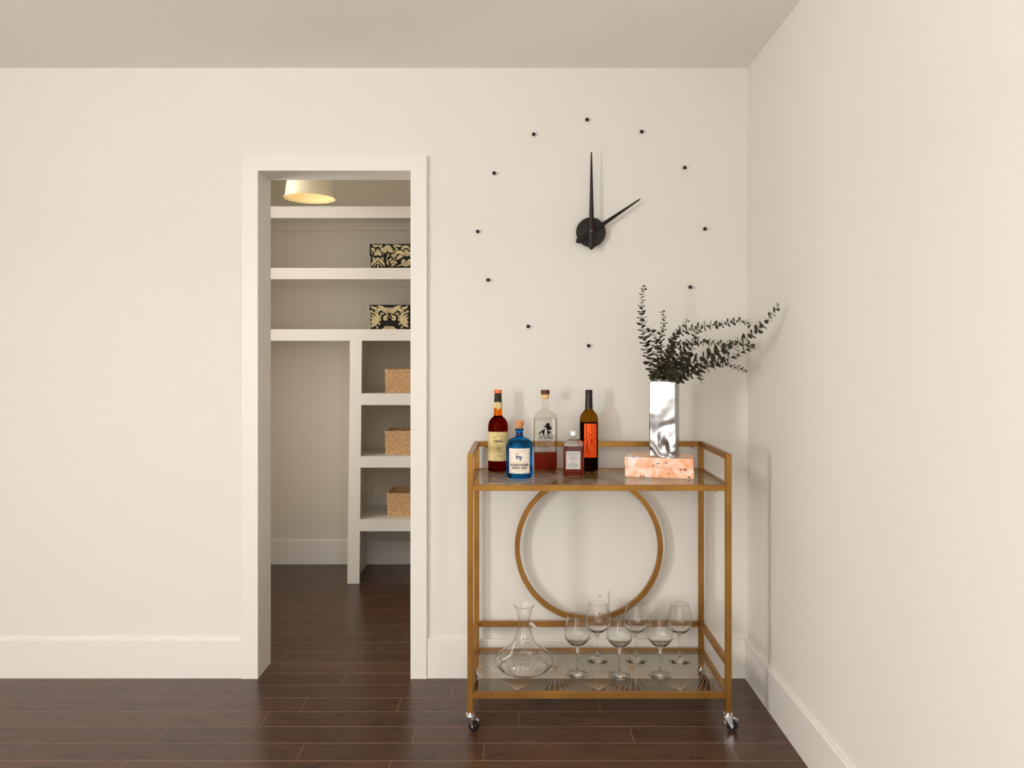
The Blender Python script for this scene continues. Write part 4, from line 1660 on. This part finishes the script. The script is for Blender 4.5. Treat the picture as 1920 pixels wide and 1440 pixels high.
def glyphs(bm, s, x0, x1, z0, z1, ws):
    tot = sum(ws)
    x = x0
    for ch, wt in zip(s, ws):
        cw = (x1 - x0) * wt / tot
        gw = cw * 0.9
        for pts, tk in GL[ch]:
            ribbon(bm, [(x + 0.05 * cw + p[0] * gw, z0 + p[1] * (z1 - z0)) for p in pts], tk * 0.0125, -0.0001, -0.0004)
        x += cw


# crop 16 px per pixel, x 265..590 across, rows by y
tx = bm_new()
UW = 3.010 / F / 16


def zr(y):
    return 0.1200 + (752 - y) * UW


for s, ya, yb, ws in (('LU', 285, 495, (1, 1.4)), ('DO', 512, 680, (1.2, 1.2)), ('VIC', 694, 832, (1.2, 0.6, 1.0)), ('US', 850, 1050, (1.3, 0.9))):
    glyphs(tx, s, -0.0215, 0.0235, zr(yb), zr(ya), ws)
bend(tx, rw + 0.0008)
for v in tx.verts:
    v.co = Matrix.Rotation(rotl, 3, 'Z') @ v.co
obj('lettering', tx, M['ink'], lo, local=True, recalc=False)
tx = bm_new()
for y, w_, h_ in ((1085, 300, 24), (1125, 200, 20), (1165, 240, 18), (1208, 310, 16)):
    micro(tx, 0.001, zr(y), w_ * UW, h_ * UW, int(w_ / 17))
bend(tx, rw + 0.0008)
for v in tx.verts:
    v.co = Matrix.Rotation(rotl, 3, 'Z') @ v.co
obj('small_print', tx, M['inkred'], lo, local=True, recalc=False)['kind'] = 'stuff'

# ------------------------------------------------------------------ books and vase
TH_B = 0.0362
bk_rot = R(-14.5)
for i, lab in enumerate(('coral and white marbled book, lower of the two on the glass', 'coral and white marbled book under the silver vase, upper of the two')):
    z0 = ZG + i * (TH_B + 0.0003)
    bx, by = (0.394, 2.857) if i == 0 else (0.3925, 2.858)
    t = thing('book', lab, 'book', (bx, by, z0), bk_rot - (0.006 if i else 0), 'marbled books stacked under the vase')
    L, D = 0.2475, 0.150
    mb = marble_paper('marbled_paper_%d' % i, 3.1 + 5.3 * i)
    cv = bm_new()
    box(cv, 0, 0, 0, L, D, 0.0028, 0.0006, 1)
    box(cv, 0, 0, TH_B - 0.0028, L, D, TH_B, 0.0006, 1)
    box(cv, 0, 0, 0.0028, L, 0.0035, TH_B - 0.0028)
    obj('cover', cv, mb, t, local=True)
    obj('page_block', bb(0.003, 0.0036, 0.0029, L - 0.003, D - 0.004, TH_B - 0.0029), M['pages'], t, local=True)

VZ = ZG + 2 * TH_B + 0.0009
VH = 1.1955 - VZ
vrot = R(-20)
vw, vd = 0.0985, 0.088
p0 = Vector((0.4800, 2.846))
ctr = p0 + Vector((vw / 2 * math.cos(vrot) - vd / 2 * math.sin(vrot), vw / 2 * math.sin(vrot) + vd / 2 * math.cos(vrot)))
vs_ = thing('vase', 'tall square silver vase standing on the marbled books', 'vase', (ctr.x, ctr.y, VZ), vrot)
vb = bm_new()
secs = []
for z in (0.0, 0.0035, 0.008, 0.05, 0.1, 0.15, 0.2, 0.25, VH - 0.002, VH):
    g = 0.0 if z > 0.003 else 0.002
    if z == VH:
        g = 0.0008
    secs.append((rsq(vw / 2 - g, vd / 2 - g, 0.006), z))
for z in (VH, VH - 0.003, 0.2, 0.1, 0.012):
    g = 0.0032
    secs.append((rsq(vw / 2 - g, vd / 2 - g, 0.0045), z))
loft(vb, secs, True, True)
obj('vase_body', vb, M['vase'], vs_, local=True)

# ------------------------------------------------------------------ eucalyptus
leaf_me = []


def leaf_template(cup):
    v = [(0.0, 0, 0), (0.14, 0.30, 0.05 * cup), (0.45, 0.47, 0.10 * cup), (0.80, 0.36, 0.10 * cup), (1.0, 0.06, 0.02 * cup), (1.0, -0.06, 0.02 * cup),
         (0.80, -0.36, 0.10 * cup), (0.45, -0.47, 0.10 * cup), (0.14, -0.30, 0.05 * cup), (0.48, 0, -0.04 * cup), (0.85, 0, -0.03 * cup)]
    f = [(0, 1, 9), (1, 2, 9), (2, 3, 9), (3, 10, 9), (3, 4, 10), (4, 5, 10), (5, 6, 10), (6, 9, 10), (6, 7, 9), (7, 8, 9), (8, 0, 9)]
    return v, f


for c in (0.7, 1.3):
    v, f = leaf_template(c)
    me = bpy.data.meshes.new('leaf')
    me.from_pydata(v, [], f)
    me.materials.append(M['leaf'])
    for p in me.polygons:
        p.use_smooth = True
    leaf_me.append((me, v, f))

rl_ = random.Random(21)


def cpt(p):
    """crop coordinates of the eucalyptus close-up plus depth -> world"""
    return at(1160 + p[0] / 5.647, 510 + p[1] / 5.647, p[2])


RIM = VZ + VH


def eucalyptus(lab, pts, size, gap, tip=0.45, start=0.12, big=None, bare=0.0, loose=0.25, grow=1.0):
    P = spline([cpt(p) for p in pts], 10)
    size *= 1.38
    root = thing('eucalyptus_stem', lab, 'eucalyptus', P[0], 0, 'dark eucalyptus stems in the silver vase')
    n = len(P)
    b = bm_new()
    tube(b, P, [0.0017 - 0.0010 * i / (n - 1) for i in range(n)], 6)
    obj('stem', b, M['stem'], root)
    # arc length
    acc = [0.0]
    for i in range(1, n):
        acc.append(acc[-1] + (P[i] - P[i - 1]).length)
    tot = acc[-1]
    s = tot * start
    k = 0
    small = bm_new()
    ns = 0
    while s <= tot:
        t = s / tot
        i = max(j for j in range(n) if acc[j] <= s + 1e-9)
        i = min(i, n - 2)
        if P[i].z < RIM + 0.006:
            s += gap * 0.5
            continue
        u = (s - acc[i]) / max(1e-6, acc[i + 1] - acc[i])
        p = P[i].lerp(P[i + 1], u)
        d = (P[i + 1] - P[i]).normalized()
        ref = Vector((0, 1, 0)) if abs(d.y) < 0.9 else Vector((1, 0, 0))
        e1 = d.cross(ref).normalized()
        e2 = d.cross(e1).normalized()
        sz = size * ((1 - (1 - tip) * t ** 1.6))
        if big and big[0] < t < big[1]:
            sz *= big[2]
        sz *= rl_.uniform(0.88, 1.1) * (0.72 + 0.28 * min(1.0, t / 0.45))
        a0 = (k % 2) * PI / 2 + rl_.uniform(-0.3, 0.3)
        for h in (0, PI):
            a = a0 + h + rl_.uniform(-0.15, 0.15)
            out = math.cos(a) * e1 + math.sin(a) * e2
            # leaf spreads from the stem, a little towards the tip
            lean = rl_.uniform(0.15, 0.5) + loose * rl_.uniform(-0.3, 0.8)
            x = (out + d * lean).normalized()
            y = x.cross(d).normalized()
            tw = rl_.uniform(-0.5, 0.5) * (1 + loose)
            z = x.cross(y)
            y2 = math.cos(tw) * y + math.sin(tw) * z
            z2 = x.cross(y2)
            me, tv, tf = leaf_me[rl_.randrange(2)]
            m3 = Matrix((x, y2, z2)).transposed()
            org = p + out * 0.0008
            if sz >= 0.0185:
                o = bpy.data.objects.new('leaf', me)
                m4 = m3.to_4x4()
                o.rotation_euler = m4.to_euler()
                o.scale = (sz, sz, sz)
                o.location = org - root.location
                o.parent = root
                COL.objects.link(o)
            else:
                vv = [small.verts.new(org + m3 @ (Vector(q) * sz)) for q in tv]
                for q in tf:
                    f = small.faces.new([vv[g] for g in q])
                    f.smooth = True
                ns += 1
        s += gap * (0.6 + 0.4 * sz / size)
        k += 1
    if ns:
        o = obj('small_leaves', small, M['leaf'], root, recalc=False)
        o['kind'] = 'stuff'
    else:
        small.free()
    return root


VY = 2.868     # depth of the vase mouth
# (x, y) in the close crop, third value the depth
eucalyptus('tallest eucalyptus stem rising straight up at the left of the vase', [(385, 1330, VY), (378, 1150, VY), (330, 950, 2.87), (290, 780, 2.88), (258, 600, 2.88), (243, 450, 2.88), (244, 300, 2.88), (272, 145, 2.88)],
           0.0205, 0.0130, 0.45, 0.20)
eucalyptus('short upright eucalyptus stem with level paired leaves beside the tallest one', [(410, 1330, VY), (405, 1150, VY), (408, 950, 2.86), (410, 800, 2.85), (385, 700, 2.85), (368, 625, 2.85)],
           0.0195, 0.0120, 0.75, 0.25)
eucalyptus('thin upright eucalyptus stem ending in a narrow tip, second tallest', [(430, 1330, VY), (435, 1150, VY), (452, 900, 2.89), (440, 700, 2.90), (478, 590, 2.90), (472, 480, 2.90), (456, 400, 2.90)],
           0.0175, 0.0130, 0.45, 0.20)
eucalyptus('short eucalyptus stem leaning right with a fine feathery tip', [(440, 1330, VY), (450, 1150, VY), (505, 1000, 2.84), (540, 860, 2.83), (575, 730, 2.82), (640, 620, 2.82), (728, 512, 2.82)],
           0.0200, 0.0115, 0.38, 0.2)
eucalyptus('long eucalyptus stem arching right, highest of the sideways ones', [(455, 1330, VY), (470, 1150, VY), (530, 950, 2.88), (555, 790, 2.89), (610, 670, 2.89), (740, 612, 2.89), (900, 575, 2.88), (1060, 555, 2.88), (1210, 528, 2.87), (1310, 520, 2.87), (1405, 570, 2.87)],
           0.0165, 0.0120, 0.6, 0.16)
eucalyptus('nearly level eucalyptus stem with needle-thin upright leaves', [(470, 1330, VY), (500, 1120, VY), (520, 930, 2.90), (590, 790, 2.92), (700, 755, 2.92), (850, 745, 2.92), (1000, 752, 2.92), (1150, 765, 2.91), (1290, 768, 2.90), (1400, 775, 2.90)],
           0.0155, 0.0118, 0.6, 0.16)
eucalyptus('longest eucalyptus stem, big leaved, reaching up to the right wall', [(490, 1330, VY), (520, 1150, VY), (620, 1040, 2.83), (740, 975, 2.80), (850, 930, 2.78), (960, 885, 2.76), (1080, 840, 2.73), (1200, 785, 2.71), (1310, 720, 2.69), (1440, 640, 2.67), (1560, 530, 2.64), (1640, 425, 2.62), (1705, 340, 2.60)],
           0.0230, 0.0150, 0.42, 0.22, big=(0.42, 0.60, 1.12))
eucalyptus('long low eucalyptus stem rising gently to the right below the longest', [(500, 1330, VY), (540, 1170, VY), (640, 1120, 2.82), (735, 1088, 2.81), (820, 1050, 2.81), (930, 1005, 2.81), (1090, 950, 2.81), (1250, 880, 2.81), (1380, 812, 2.81), (1458, 790, 2.81)],
           0.0200, 0.0122, 0.42, 0.2)
eucalyptus('drooping eucalyptus stem whose tip falls away at lower right', [(500, 1330, VY), (560, 1150, VY), (700, 1070, 2.86), (840, 990, 2.88), (960, 958, 2.88), (1070, 958, 2.88), (1170, 992, 2.88), (1270, 1020, 2.87), (1358, 1045, 2.87)],
           0.0175, 0.0112, 0.5, 0.2)
eucalyptus('short eucalyptus sprig hanging down right of the vase rim', [(510, 1330, VY), (560, 1170, 2.87), (680, 1130, 2.84), (790, 1060, 2.82), (848, 1065, 2.82), (868, 1120, 2.82), (880, 1188, 2.82)],
           0.0150, 0.0100, 0.6, 0.3)
eucalyptus('bushy broad leaved eucalyptus stem in the middle of the bunch', [(470, 1330, VY), (490, 1150, VY), (550, 1010, 2.81), (560, 880, 2.80), (562, 780, 2.80), (580, 700, 2.80)],
           0.0170, 0.0120, 0.8, 0.22)
eucalyptus('eucalyptus stem bending right then straight up to a small tip', [(480, 1330, VY), (530, 1150, VY), (640, 960, 2.83), (730, 850, 2.84), (790, 770, 2.84), (815, 690, 2.85), (850, 595, 2.85)],
           0.0215, 0.0135, 0.55, 0.22)
eucalyptus('broad leaved eucalyptus stem low over the right rim of the vase', [(490, 1330, VY), (530, 1180, 2.85), (600, 1080, 2.80), (680, 985, 2.79), (740, 870, 2.79)],
           0.0165, 0.0125, 0.8, 0.22)
eucalyptus('short dense eucalyptus stem just above the left rim of the vase', [(420, 1330, VY), (395, 1160, 2.85), (390, 1060, 2.84), (440, 960, 2.84), (500, 870, 2.84)],
           0.0190, 0.0110, 0.8, 0.2)
eucalyptus('short eucalyptus stem fanning right through the centre of the bunch', [(470, 1330, VY), (520, 1160, 2.88), (560, 1040, 2.89), (640, 900, 2.90), (700, 800, 2.90), (760, 730, 2.90)],
           0.0190, 0.0120, 0.6, 0.2)
